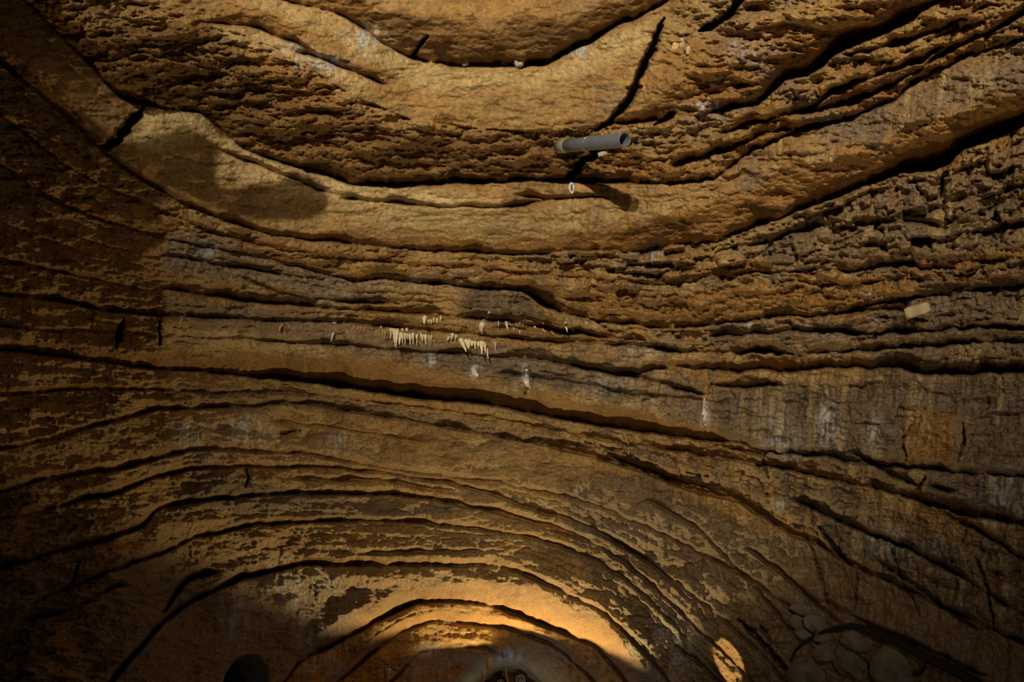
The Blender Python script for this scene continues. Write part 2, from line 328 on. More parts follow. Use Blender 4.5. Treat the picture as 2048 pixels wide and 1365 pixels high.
# facets: the rock face turns up and down along the beds
fac = fbm(X / 75.0 + 0.2 * BED, YW / 11.0, 45, 4, 0.6) * 0.9 + 0.5 * fbm(X / 22.0, YW / 9.0, 46, 3, 0.6)
wS2 = np.clip(wS2 + (0.10 + 0.55 * RGH) * fac * (1 - 0.6 * wS) * np.where(BED >= 11, 0.3, 1.0), 0, 1.0)
Gr = -np.log(np.clip(-(nr * D).sum(-1), 0.12, 1)); Gs = -np.log(np.clip(-(ns * D).sum(-1), 0.10, 1))
# gradient of ln t for the face and the soffit orientation, normals held locally constant
def plane_grad(n):
    e = 1.0
    dx = ray(X + STEP, Y) ; dy = ray(X, Y + STEP)
    c = np.clip(-(n * D).sum(-1), 0.12, 1)
    gxx = -(np.log(np.clip(-(n * dx).sum(-1), 0.11, 1)) - np.log(c))
    gyy = -(np.log(np.clip(-(n * dy).sum(-1), 0.11, 1)) - np.log(c))
    return gxx, gyy
grx, gry = plane_grad(nr); gsx, gsy = plane_grad(ns)
Gx = grx * (1 - wS2) + gsx * wS2
Gy = gry * (1 - wS2) + gsy * wS2
u0x = np.gradient(U0, axis=1); u0y = np.gradient(U0, axis=0)
# deep inside the passage only the base shape counts
deep = sstep(-20, 10, YW - CY[NL - 1][None, :]) * sstep(700, 850, X) * (1 - sstep(1080, 1200, X))
Gx = Gx * (1 - deep) + u0x * deep; Gy = Gy * (1 - deep) + u0y * deep

lam = (1.0 / (330.0 / STEP)) ** 2
div = np.zeros_like(Gx)
div[:, 1:] += Gx[:, 1:] - Gx[:, :-1]; div[:, 0] += Gx[:, 0]
div[1:, :] += Gy[1:, :] - Gy[:-1, :]; div[0, :] += Gy[0, :]
rhs = -div + lam * U0
b = np.concatenate([rhs, rhs[::-1]], 0); b = np.concatenate([b, b[:, ::-1]], 1)
ky = 2 * PI * np.fft.fftfreq(2 * NY)[:, None]; kx = 2 * PI * np.fft.rfftfreq(2 * NX)[None, :]
den = (2 - 2 * np.cos(ky)) + (2 - 2 * np.cos(kx)) + lam
U = np.fft.irfft2(np.fft.rfft2(b) / den, s=b.shape)[:NY, :NX]

# beyond the photo's frame the rock settles back onto the plain vault
out_ = np.maximum(np.maximum(-X, X - W), np.maximum(-Y, Y - H))
eo = sstep(10, 170, out_)
U = U * (1 - eo) + (U0 + 0.02) * eo

# blocks: joints across the beds
right = sstep(850, 1350, X) * 0.85 + 0.15
bs = X / 46.0 + 0.35 * fbm(X / 30.0, Y / 30.0, 61, 3) + key * 3.17
bi = np.floor(bs); bf = bs - bi
h1 = np.sin(bi * 127.1 + key * 311.7) * 43758.5453; h1 = h1 - np.floor(h1)
bs2 = X / 19.0 + 0.5 * fbm(X / 20.0, Y / 20.0, 63, 3) + q2i * 4.31 + key
bi2 = np.floor(bs2); bf2 = bs2 - bi2
h2 = np.sin(bi2 * 91.7 + q2i * 173.3 + key * 17.0) * 24634.63; h2 = h2 - np.floor(h2)
blk = (h1 - 0.5) * 0.044 + (h2 - 0.5) * 0.022
joint = np.exp(-(np.minimum(bf, 1 - bf) * 46 / 2.0) ** 2) * (h1 > 0.45) * 0.02 + np.exp(-(np.minimum(bf2, 1 - bf2) * 19 / 1.6) ** 2) * (h2 > 0.6) * 0.010
blk = fblur(blk + joint, 0.9) * BLK * right
U = U + blk * (1 - 0.5 * wS)

# cracks, lumps, grain
U = U + 0.036 * fblur(CRK, 0.6) * (1 - deep) + 0.020 * fblur(CRK2, 0.5) * (1 - deep)
tv = fbm(X / 95.0 + BED, YW / 24.0 + 0.3 * BED, 91, 5, 0.6) * 5.0
tf = tv - np.floor(tv); terr = np.floor(tv) + sstep(0.0, 0.22, tf)
tv2 = fbm(X / 40.0 + BED, YW / 10.0, 97, 4, 0.6) * 4.0
tf2 = tv2 - np.floor(tv2); terr2 = np.floor(tv2) + sstep(0.0, 0.3, tf2)
chip = (0.0065 * terr + 0.0035 * terr2) * (0.05 + 1.1 * RGH)
hair = sstep(0.80, 0.93, ridged(X / 110.0, YW / 22.0 + BED, 101, 4)) * (0.1 + BLK)
lump = fbm(X / 120.0, Y / 80.0, 71, 3)
med = fbm(X / 34.0, YW / 18.0, 73, 4, 0.55)
pit = ridged(X / 26.0, Y / 17.0, 77, 4)
fine = fbm(X / 7.0, Y / 5.0, 79, 2, 0.6)
U = U + fblur(chip, 0.5) * (1 - deep) + 0.012 * fblur(hair, 0.5) * (1 - deep)
U = U + fblur(FIS, 0.6)
FL = fbm(X / 13.0 + 0.3 * fbm(X / 40.0, Y / 40.0, 107, 2), Y / 110.0 + BED * 2.3, 106, 3, 0.6)
U = U + 0.0045 * FL * (1 - wS) * (0.3 + 0.7 * sstep(900, 1250, X)) * (BED >= 3)
U = U + 0.014 * lump + 0.012 * med * (0.25 + RGH) + 0.0018 * fine * (0.5 + RGH) - 0.007 * np.clip(pit, 0, 1) * np.clip(RGH - 0.25, 0, 1) * (0.4 + wS)

if 0:
    for q_ in [(1190,285),(1000,450),(977,1180),(977,1230),(700,1250),(1200,1270),(1000,1340),(1460,1320),(2000,300)]:
        k_ = (int((q_[1]-PY0)/STEP), int((q_[0]-PX0)/STEP)); print('PT', q_, (EYE + D[k_]*np.exp(U[k_])).round(2), round(float(np.exp(U0[k_])),2))
PTS = EYE[None, None, :] + D * np.exp(U)[..., None]

# ------------------------------------------------------------------ mineral colours (what the rock is made of, plus some sheen and shade painted in)
def poly_mask(pts, soft=6.0, ragged=8.0, seed=1):
    """soft mask of a traced patch"""
    pts = np.array(pts, float)
    x0, y0 = pts.min(0) - 30; x1, y1 = pts.max(0) + 30
    ix = np.where((gx > x0) & (gx < x1))[0]; iy = np.where((gy > y0) & (gy < y1))[0]
    M = np.zeros_like(X)
    if len(ix) == 0 or len(iy) == 0: return M
    sl = (slice(iy[0], iy[-1] + 1), slice(ix[0], ix[-1] + 1))
    xx = X[sl] + ragged * fbm(X[sl] / 22.0, Y[sl] / 22.0, 200 + seed, 4, 0.6); yy = Y[sl] + ragged * 0.7 * fbm(X[sl] / 22.0, Y[sl] / 16.0, 300 + seed, 4, 0.6)
    ins = np.zeros(xx.shape, bool); dist = np.full(xx.shape, 1e9)
    n = len(pts)
    for i in range(n):
        ax, ay = pts[i]; bx, by = pts[(i + 1) % n]
        c = ((ay > yy) != (by > yy)) & (xx < (bx - ax) * (yy - ay) / (by - ay + 1e-12) + ax)
        ins ^= c
        t = np.clip(((xx - ax) * (bx - ax) + (yy - ay) * (by - ay)) / ((bx - ax) ** 2 + (by - ay) ** 2 + 1e-9), 0, 1)
        dist = np.minimum(dist, np.hypot(xx - ax - t * (bx - ax), yy - ay - t * (by - ay)))
    sd = np.where(ins, dist, -dist)
    M[sl] = sstep(-soft, soft, sd)
    return M

def srgb(r, g, b_):
    f = lambda c: (c / 255) / 12.92 if c <= 10 else (((c / 255) + 0.055) / 1.055) ** 2.4
    return np.array([f(r), f(g), f(b_)])

OCHRE = srgb(170, 134, 80); CREAM = srgb(214, 192, 142); RUST = srgb(150, 110, 56); BROWN = srgb(108, 80, 42)
GREY = srgb(132, 115, 98); WHITE = srgb(222, 214, 196); TAN = srgb(160, 136, 92); SLATE = srgb(100, 88, 76)

def mixc(c, col, m):
    return c * (1 - m[..., None]) + col * m[..., None]

n1 = fbm(X / 200.0, PHI * 3.0, 81, 5, 0.6); n2 = fbm(X / 45.0, Y / 22.0, 83, 5, 0.6); n3 = fbm(X / 12.0, Y / 30.0, 85, 4, 0.6)
n4 = fbm(X / 150.0, Y / 100.0, 87, 4, 0.6)
COL = np.zeros(X.shape + (3,)) + OCHRE
COL = mixc(COL, TAN, 0.7 * (1 - wS) * sstep(-0.5, 0.5, n1 + 0.5 * n2))
COL = mixc(COL, GREY, 0.55 * sstep(0.0, 0.5, n2 * 0.7 + n4 * 0.8) * (1 - wS) * sstep(500, 1500, X + 150 * n4))
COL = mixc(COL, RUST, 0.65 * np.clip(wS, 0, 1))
COL = mixc(COL, RUST, 0.35 * sstep(0.2, 0.6, n4 - 0.3 * n1))
COL = mixc(COL, BROWN, 0.35 * sstep(0.1, 0.5, -n2 + 0.4 * n3))
PAINT = [
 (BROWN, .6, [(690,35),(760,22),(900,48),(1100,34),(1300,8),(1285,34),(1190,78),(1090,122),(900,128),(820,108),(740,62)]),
 (RUST, .5, [(1000,465),(1300,440),(1500,400),(1700,330),(1860,250),(1900,290),(1720,370),(1500,455),(1260,500),(1000,508)]),
 (BROWN, .55, [(330,120),(600,190),(800,260),(1180,262),(1180,360),(760,370),(620,335),(450,255),(320,205)]),
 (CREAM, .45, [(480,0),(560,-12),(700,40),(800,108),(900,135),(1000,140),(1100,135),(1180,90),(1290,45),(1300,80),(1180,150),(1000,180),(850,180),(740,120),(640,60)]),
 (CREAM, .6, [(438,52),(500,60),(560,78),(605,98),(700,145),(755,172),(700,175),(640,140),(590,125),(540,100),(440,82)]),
 (RUST, .55, [(1330,100),(1500,60),(1680,60),(1600,140),(1500,205),(1340,232),(1290,180)]),
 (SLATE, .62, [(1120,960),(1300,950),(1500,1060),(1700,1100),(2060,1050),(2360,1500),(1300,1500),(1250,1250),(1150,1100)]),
 (SLATE * 0.8, .6, [(1430,775),(1600,760),(2360,760),(2360,1100),(2048,1060),(1700,960),(1440,880)]),  # slate toned darker, putting the lower right's shade into the colour
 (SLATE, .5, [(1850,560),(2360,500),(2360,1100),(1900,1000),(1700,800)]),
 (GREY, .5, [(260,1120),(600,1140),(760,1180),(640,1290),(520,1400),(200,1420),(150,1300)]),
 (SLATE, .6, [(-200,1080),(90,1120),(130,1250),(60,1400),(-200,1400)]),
 (BROWN, .6, [(120,60),(420,40),(560,180),(480,300),(300,200),(180,130)]),
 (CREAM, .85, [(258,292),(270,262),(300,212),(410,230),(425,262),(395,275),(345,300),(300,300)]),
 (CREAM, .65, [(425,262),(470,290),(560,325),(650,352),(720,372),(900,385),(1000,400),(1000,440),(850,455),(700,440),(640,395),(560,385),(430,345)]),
 (TAN, .6, [(640,400),(1000,420),(1300,400),(1300,440),(1000,480),(750,470)]),
 (GREY, .7, [(560,562),(700,555),(790,590),(720,612),(580,592)]),
 (SLATE, .85, [(905,588),(960,580),(1050,586),(1078,620),(1100,640),(1000,640),(930,622)]),
 (GREY, .75, [(325,470),(420,470),(560,520),(700,560),(640,590),(480,560),(330,540)]),
 (GREY, .7, [(328,592),(560,620),(700,645),(900,680),(1200,725),(1400,760),(1420,860),(1200,800),(1000,752),(700,705),(560,690),(330,640)]),
 (SLATE, .75, [(830,700),(1000,715),(1150,745),(1300,790),(1250,800),(1040,765),(850,735)]),
 (SLATE, .65, [(1430,780),(1700,790),(1860,830),(1800,930),(1600,900),(1440,860)]),
 (RUST, .8, [(1800,820),(1930,830),(1930,945),(1810,920)]),
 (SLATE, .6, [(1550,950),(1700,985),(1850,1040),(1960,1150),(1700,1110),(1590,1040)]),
 (CREAM, .5, [(328,650),(460,660),(640,690),(640,700),(480,705),(330,700)]),
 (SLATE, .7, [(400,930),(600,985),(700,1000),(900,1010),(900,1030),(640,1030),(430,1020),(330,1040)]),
 (SLATE, .55, [(340,770),(560,775),(700,800),(1000,850),(1200,900),(1000,880),(700,825),(340,800)]),
 (GREY, .6, [(1420,60),(1700,230),(2048,90),(2048,170),(1800,260),(1650,300)]),
 (GREY, .6, [(1500,480),(1800,360),(2048,330),(2048,500),(1800,530),(1560,560)]),
 (GREY, .6, [(1400,650),(1700,640),(2048,600),(2048,700),(1700,715),(1400,700)]),
]
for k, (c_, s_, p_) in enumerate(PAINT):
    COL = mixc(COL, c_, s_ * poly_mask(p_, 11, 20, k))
VB = fbm(X / 34.0 + 0.004 * Y, Y / 240.0 + BED * 1.7, 105, 4, 0.65)
RT = sstep(900, 1250, X) * (1 - wS) * (BED >= 3) * (BED <= 10)
COL = mixc(COL, GREY * 0.9, 0.75 * RT * sstep(0.05, 0.3, VB)); COL = mixc(COL, CREAM * 0.85, 0.35 * RT * sstep(0.15, 0.4, -VB))
# calcite skins and wet bluish sheen, both painted as pale streaks down the faces
BLUEW = srgb(196, 200, 206)
streak = 0.5 + 0.5 * fbm(X / 5.0, Y / 60.0, 95, 3, 0.7)
WET = 0.22 + 0.35 * sstep(0.0, 0.4, fbm(X / 90.0, Y / 60.0, 89, 4))
for (cx, cy, rx, ry, a_) in [(668,680,5,22,.9),(950,742,14,16,.9),(1052,756,11,26,.9),(1410,828,9,34,.9),(1312,512,14,22,.8),(862,718,12,14,.7),
        (385,875,40,34,.55),(490,862,50,36,.55),(680,880,26,18,.5),(1655,850,26,46,.6),(1560,880,40,50,.35),(1745,860,20,40,.4),(740,80,40,26,.6),(1160,100,20,16,.7),
        (1430,215,60,14,.7),(1740,590,16,12,.3),(1500,655,14,14,.5),(1760,1085,40,34,.45),(1820,1100,50,30,.35),(1560,1010,20,14,.7),(2020,1000,60,60,.3),(1300,700,60,18,.35),(1220,770,40,20,.35),
        (620,1180,70,50,.5),(470,1230,30,60,.45),(560,1180,40,60,.4),(650,1290,50,70,.45),(1015,1310,30,14,.8),(860,1300,20,14,.7),(1350,1300,50,80,.3),(1500,100,60,30,.25),(640,128,60,18,.7),(590,100,40,14,.6),(870,560,120,20,.2),(400,500,60,30,.4),(640,600,80,14,.3),(1010,780,60,8,.3)]:
    a_ = min(1.0, a_ * 1.6)
    m_ = np.exp(-(((X - cx) / rx) ** 2 + ((Y - cy) / ry) ** 2) ** 1.3) * a_ * sstep(0.3, 0.75, streak + 0.35 * fbm(X / 9.0, Y / 9.0, 98, 3))
    COL = mixc(COL, BLUEW, m_)
    WET = WET + 0.35 * np.exp(-((X - cx) / rx / 1.6) ** 2 - ((Y - cy) / ry / 1.6) ** 2) * a_
COL *= (1 + 0.22 * n3 + 0.14 * n2)[..., None]
WET = WET * (1 - 0.9 * sstep(16.5, 17.5, PHI)) * (1 - 0.5 * sstep(12, 14, PHI) * sstep(900, 1100, X))

# ------------------------------------------------------------------ materials
def nt(m):
    m.use_nodes = True
    n = m.node_tree.nodes; l = m.node_tree.links
    return n, l, n['Principled BSDF']

def rock_material():
    m = bpy.data.materials.new('layered_limestone')
    n, l, p = nt(m)
    at = n.new('ShaderNodeAttribute'); at.attribute_name = 'mineral'
    aw = n.new('ShaderNodeAttribute'); aw.attribute_name = 'wet'
    tc_ = n.new('ShaderNodeTexCoord')
    no = n.new('ShaderNodeTexNoise'); no.inputs['Scale'].default_value = 30; no.inputs['Detail'].default_value = 8; no.inputs['Roughness'].default_value = 0.65
    l.new(tc_.outputs['Object'], no.inputs['Vector'])
    mr = n.new('ShaderNodeMapRange'); mr.inputs['From Min'].default_value = 0.3; mr.inputs['From Max'].default_value = 0.7
    mr.inputs['To Min'].default_value = 0.62; mr.inputs['To Max'].default_value = 1.38
    l.new(no.outputs['Fac'], mr.inputs['Value'])
    mx = n.new('ShaderNodeVectorMath'); mx.operation = 'SCALE'
    l.new(at.outputs['Color'], mx.inputs[0]); l.new(mr.outputs['Result'], mx.inputs['Scale'])
    l.new(mx.outputs['Vector'], p.inputs['Base Color'])
    nw = n.new('ShaderNodeTexNoise'); nw.inputs['Scale'].default_value = 9; nw.inputs['Detail'].default_value = 5
    l.new(tc_.outputs['Object'], nw.inputs['Vector'])
    ad = n.new('ShaderNodeMath'); ad.operation = 'MULTIPLY_ADD'
    l.new(nw.outputs['Fac'], ad.inputs[0]); ad.inputs[1].default_value = 0.5; ad.inputs[2].default_value = 0.55
    su = n.new('ShaderNodeMath'); su.operation = 'SUBTRACT'; su.use_clamp = True
    l.new(ad.outputs[0], su.inputs[0]); l.new(aw.outputs['Fac'], su.inputs[1])
    mxx = n.new('ShaderNodeMath'); mxx.operation = 'MAXIMUM'; mxx.inputs[1].default_value = 0.22
    l.new(su.outputs[0], mxx.inputs[0]); l.new(mxx.outputs[0], p.inputs['Roughness'])
    nb_ = n.new('ShaderNodeTexNoise'); nb_.inputs['Scale'].default_value = 28; nb_.inputs['Detail'].default_value = 9; nb_.inputs['Roughness'].default_value = 0.6
    l.new(tc_.outputs['Object'], nb_.inputs['Vector'])
    bp = n.new('ShaderNodeBump'); bp.inputs['Strength'].default_value = 0.9; bp.inputs['Distance'].default_value = 0.035
    l.new(nb_.outputs['Fac'], bp.inputs['Height']); l.new(bp.outputs['Normal'], p.inputs['Normal'])
    p.inputs['Specular IOR Level'].default_value = 0.55
    return m
ROCK = rock_material()

def simple(name, col, rough=0.6, metal=0.0, scale=30, var=0.2, bump=0.0):
    m = bpy.data.materials.new(name)
    n, l, p = nt(m)
    tc_ = n.new('ShaderNodeTexCoord'); no = n.new('ShaderNodeTexNoise')
    no.inputs['Scale'].default_value = scale; no.inputs['Detail'].default_value = 5
    l.new(tc_.outputs['Object'], no.inputs['Vector'])
    r = n.new('ShaderNodeValToRGB')
    a = [c * (1 - var) for c in col]; b_ = [min(1, c * (1 + var)) for c in col]
    r.color_ramp.elements[0].position = 0.3; r.color_ramp.elements[1].position = 0.7
    r.color_ramp.elements[0].color = (*a, 1); r.color_ramp.elements[1].color = (*b_, 1)
    l.new(no.outputs['Fac'], r.inputs['Fac']); l.new(r.outputs['Color'], p.inputs['Base Color'])
    p.inputs['Roughness'].default_value = rough; p.inputs['Metallic'].default_value = metal
    if bump:
        bp = n.new('ShaderNodeBump'); bp.inputs['Strength'].default_value = bump; bp.inputs['Distance'].default_value = 0.01
        l.new(no.outputs['Fac'], bp.inputs['Height']); l.new(bp.outputs['Normal'], p.inputs['Normal'])
    return m

# ------------------------------------------------------------------ object helpers
def mesh_obj(name, verts, faces, mat, parent=None, smooth=True):
    me = bpy.data.meshes.new(name)
    me.from_pydata([tuple(v) for v in verts], [], [tuple(f) for f in faces])
    me.materials.append(mat)
    if smooth: me.shade_smooth()
    o = bpy.data.objects.new(name, me); C.objects.link(o)
    if parent: o.parent = parent
    return o

def grid_obj(name, V, Q, col, wet, parent=None):
    me = bpy.data.meshes.new(name)
    used = np.unique(Q)
    remap = np.full(V.shape[0], -1, np.int64); remap[used] = np.arange(len(used))
    v = V[used]; f = remap[Q]
    me.vertices.add(len(v)); me.vertices.foreach_set('co', v.astype(np.float32).ravel())
    me.loops.add(f.size); me.loops.foreach_set('vertex_index', f.astype(np.int32).ravel())
    me.polygons.add(len(f)); me.polygons.foreach_set('loop_start', np.arange(0, f.size, 4, dtype=np.int32))
    me.polygons.foreach_set('use_smooth', np.ones(len(f), dtype=bool))
    me.update(calc_edges=True)
    a = me.attributes.new('mineral', 'FLOAT_COLOR', 'POINT')
    c4 = np.ones((len(used), 4), np.float32); c4[:, :3] = col[used]
    a.data.foreach_set('color', c4.ravel())
    w = me.attributes.new('wet', 'FLOAT', 'POINT'); w.data.foreach_set('value', wet[used].astype(np.float32))
    me.materials.append(ROCK)
    o = bpy.data.objects.new(name, me); C.objects.link(o)
    if parent: o.parent = parent
    return o

# ------------------------------------------------------------------ rock: one mesh per bed
idx = np.arange(NX * NY).reshape(NY, NX)
quads = np.stack([idx[:-1, :-1], idx[1:, :-1], idx[1:, 1:], idx[:-1, 1:]], -1).reshape(-1, 4)
fbed = BED[:-1, :-1].reshape(-1)
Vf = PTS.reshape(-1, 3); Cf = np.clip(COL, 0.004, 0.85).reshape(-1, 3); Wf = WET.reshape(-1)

def struct_root(name):
    o = bpy.data.objects.new(name, None); C.objects.link(o)
    o['kind'] = 'structure'
    return o

groups = [('ceiling', [([0], 'uppermost smooth ochre bed above the curved lip'), ([1], 'smooth ochre bed with a curved lip'), ([2], 'rough dark brown underside bed'), ([3], 'thick cream bed sweeping across the vault'), ([4, 5], 'fractured brown bed'), ([6], 'thin layered beds with small stalactites'), ([7, 8], 'grey brown beds over the deep gap'), ([9, 10], 'thin dark beds under the deep gap')]),
          ('wall_back', [([11], 'broad smooth brown band'), ([12, 13], 'thin arched beds'), ([14], 'arched bed'), ([15], 'arched brown bed'), ([16], 'wet lower arch'), ([17], 'amber arched soffit'), ([18], 'inner arch'), ([19], 'passage')])]
for gname, beds in groups:
    root = struct_root(gname)
    for ids, lab in beds:
        m = np.isin(fbed, ids)
        if m.any():
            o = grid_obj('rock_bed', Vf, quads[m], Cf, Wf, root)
            o['label'] = lab

# the rest of the cave: behind the camera, below eye level, floor
def floor_z(y):
    return np.interp(y, [-9, 2, 13.5, 20], [0.0, 0.0, 0.95, 1.0])

def shell(nm, a0, a1, y0, y1, scale=1.05, parent=None, lab=None):
    """piece of the vault tube between two angles (0 = right at the floor, pi = left at the floor)"""
    na = max(6, int((a1 - a0) / PI * 160)); ny = int((y1 - y0) / 0.08)
    A, YY = np.meshgrid(np.linspace(a0, a1, na), np.linspace(y0, y1, ny))
    w = np.interp(YY, YK, WK) * scale; h = np.interp(YY, YK, HK) * scale
    ca, sa = np.cos(A), np.sin(A)
    k = (np.abs(ca) ** 2.3 + np.maximum(sa, 0) ** 2.3) ** (-1 / 2.3)
    x = w * ca * k; z = h * np.maximum(sa, 0) * k + 1.6
    low = A < 0; x = np.where(low, w, x); z = np.where(low, 1.6 + A * 3.0, z)
    low = A > PI; x = np.where(low, -w, x); z = np.where(low, 1.6 - (A - PI) * 3.0, z)
    nn = 0.22 * fbm(YY * 0.9 + 3, A * 4, 700, 5, 0.55) + 0.05 * fbm(YY * 5, A * 22, 703, 3)
    x = x * (1 + nn * 0.25) ; z = 1.6 + (z - 1.6) * (1 + 0.2 * nn); yv = YY + 0.1 * nn
    P = np.stack([x, yv, z], -1)
    r = P - EYE; zc = r[..., 1] * CP + r[..., 2] * SP
    uc = -r[..., 1] * SP + r[..., 2] * CP
    px = W / 2 + F * r[..., 0] / np.maximum(zc, 1e-3); py = H / 2 - F * uc / np.maximum(zc, 1e-3)
    cover = (zc > 0.05) & (px > PX0 + 60) & (px < PX1 - 60) & (py > PY0 + 60) & (py < PY1 - 60)
    id_ = np.arange(P.shape[0] * P.shape[1]).reshape(P.shape[:2])
    q_ = np.stack([id_[:-1, :-1], id_[1:, :-1], id_[1:, 1:], id_[:-1, 1:]], -1)
    cv = cover[:-1, :-1] | cover[1:, :-1] | cover[1:, 1:] | cover[:-1, 1:]
    q_ = q_[~cv].reshape(-1, 4)
    if not len(q_): return None
    n_ = fbm(YY * 2, A * 6, 711, 4)
    col = OCHRE * (0.8 + 0.4 * n_)[..., None] + (GREY - OCHRE) * sstep(0, 0.6, fbm(YY, A * 9, 715, 4))[..., None] * 0.5
    o = grid_obj(nm, P.reshape(-1, 3), q_, np.clip(col * 0.35, .01, .8).reshape(-1, 3), np.full(P.shape[0] * P.shape[1], 0.2), parent)
    if parent is None: o['kind'] = 'structure'
    return o

shell('wall_right', -0.62, 0.9, -9, 18)
shell('wall_left', PI - 0.9, PI + 0.62, -9, 18)
# added unseen rock blocker behind the camera, outlined to cast the left shadow edge
LP = np.array([-1.5, -6.0, 2.6])
BP = [(60,-262),(130,0),(185,190),(215,288),(256,297),(300,301),(345,299),(380,284),(407,273),(430,284),(438,305),(436,330),(427,362),(440,374),(480,388),(515,393),(550,386),(590,377),(632,376),(652,388),(658,405),(650,422),(629,434),(585,441),(500,440),(430,428),(360,398),(330,400),(318,430),(345,460),(322,480),(300,500),(290,545),(322,570),(330,600),(332,640),(318,700),(335,760),(342,830),(340,900),(330,950),(290,1030),(220,1130),(160,1260),(120,1365),(90,1480)]
fr_, bk_ = [], []
for (x_, y_) in BP:
    q_ = PTS[int(round((y_ - PY0) / STEP)), int(round((x_ - PX0) / STEP))]
    for yp, lst, sh_ in ((-2.6, fr_, 0.0), (-1.9, bk_, -0.04)):
        f_ = (yp + 6.0) / (q_[1] + 6.0); c_ = LP + (q_ - LP) * f_; c_[0] += sh_; lst.append(c_)
for lst in (fr_, bk_):
    yv = lst[0][1]
    lst.append(np.array([lst[-1][0] - 0.1, yv, -0.1])); lst.append(np.array([-4.2, yv, -0.1])); lst.append(np.array([-4.2, yv, 6.6])); lst.append(np.array([lst[0][0], yv, 6.6]))
nb2 = len(fr_)
wl = bpy.data.objects['wall_left']
ob_ = mesh_obj('shadow_blocker', fr_ + bk_, [tuple(range(nb2)), tuple(range(2 * nb2 - 1, nb2 - 1, -1))] + [(i_, nb2 + i_, nb2 + (i_ + 1) % nb2, (i_ + 1) % nb2) for i_ in range(nb2)], simple('blocker_rock', tuple(OCHRE * 0.35), 0.8, 0, 3, 0.3, 0.5), wl, False)
shell('ceiling', 0.9, PI - 0.9, -9, 18)
# end of the cave behind the camera
yy_, aa_ = np.meshgrid(np.linspace(-4.4, 4.4, 90), np.linspace(-0.3, 7, 80))
Pf = np.stack([yy_, -8.9 + 0.4 * fbm(yy_ * 0.8, aa_ * 0.8, 720, 5), aa_], -1)
idf = np.arange(Pf.shape[0] * Pf.shape[1]).reshape(Pf.shape[:2])
qf_ = np.stack([idf[:-1, :-1], idf[1:, :-1], idf[1:, 1:], idf[:-1, 1:]], -1).reshape(-1, 4)
of = grid_obj('wall_front', Pf.reshape(-1, 3), qf_, np.tile(OCHRE * 0.3, (Pf.shape[0] * Pf.shape[1], 1)), np.full(Pf.shape[0] * Pf.shape[1], 0.1)); of['kind'] = 'structure'
fx_, fy_ = np.meshgrid(np.linspace(-4.6, 4.6, 150), np.linspace(-9.2, 18.5, 420))
Pf = np.stack([fx_, fy_, floor_z(fy_) + 0.03 * fbm(fx_ * 1.5, fy_ * 1.5, 730, 4) * sstep(0.6, 1.4, np.abs(fx_ * 0.6)) + 0.25 * sstep(2.2, 3.6, np.abs(fx_))], -1)
idf = np.arange(Pf.shape[0] * Pf.shape[1]).reshape(Pf.shape[:2])
qf_ = np.stack([idf[:-1, :-1], idf[:-1, 1:], idf[1:, 1:], idf[1:, :-1]], -1).reshape(-1, 4)
colf = np.tile(BROWN * 0.5, (Pf.shape[0] * Pf.shape[1], 1))
of = grid_obj('floor', Pf.reshape(-1, 3), qf_, colf, np.full(Pf.shape[0] * Pf.shape[1], 0.3)); of['kind'] = 'structure'

# ------------------------------------------------------------------ things
def surf(px, py):
    """point on the rock seen at a photo pixel, and the outward direction of the rock there"""
    i = int(round((py - PY0) / STEP)); j = int(round((px - PX0) / STEP))
    p = PTS[i, j]
    a = PTS[i, min(j + 4, NX - 1)] - PTS[i, j - 4]; b2 = PTS[min(i + 4, NY - 1), j] - PTS[i - 4, j]
    n_ = np.cross(a, b2); n_ /= np.linalg.norm(n_)
    if np.dot(n_, D[i, j]) > 0: n_ = -n_
    return Vector(p), Vector(n_)

def pix(px, py, t):
    return Vector(EYE + ray(px, py) * t)

def mpp(px, py):
    """metres per photo pixel at the rock"""
    p, _ = surf(px, py)
    return (p - Vector(EYE)).length / F * 0.97

def tag(o, label, cat, group=None):
    o['label'] = label; o['category'] = cat
    if group: o['group'] = group

def tube(name, pts, radii, mat, parent=None, seg=10, caps=True, flat=1.0):
    pts = [Vector(p) for p in pts]
    n_ = len(pts); V = []; Fc = []
    if isinstance(radii, (int, float)): radii = [radii] * n_
    up = Vector((0, 0, 1)); prev = None
    for i, p in enumerate(pts):
        t = (pts[min(i + 1, n_ - 1)] - pts[max(i - 1, 0)]).normalized()
        if prev is None:
            s_ = t.cross(up)
            if s_.length < 0.05: s_ = t.cross(Vector((1, 0, 0)))
            s_.normalize()
        else:
            s_ = (prev - t * prev.dot(t)).normalized()
        prev = s_; u_ = t.cross(s_)
        for k in range(seg):
            a = 2 * PI * k / seg
            V.append(p + (s_ * math.cos(a) + u_ * math.sin(a) * flat) * radii[i])
    for i in range(n_ - 1):
        for k in range(seg):
            k2 = (k + 1) % seg
            Fc.append((i * seg + k, i * seg + k2, (i + 1) * seg + k2, (i + 1) * seg + k))
    if caps:
        Fc.append(tuple(range(seg))[::-1]); Fc.append(tuple((n_ - 1) * seg + k for k in range(seg)))
    return mesh_obj(name, V, Fc, mat, parent)

def empty(name, loc):
    o = bpy.data.objects.new(name, None); C.objects.link(o); o.location = loc; o.empty_display_size = 0.05
    bpy.context.view_layer.update()
    return o

def adopt(child, root):
    child.parent = root; child.matrix_parent_inverse = root.matrix_world.inverted()
    return child

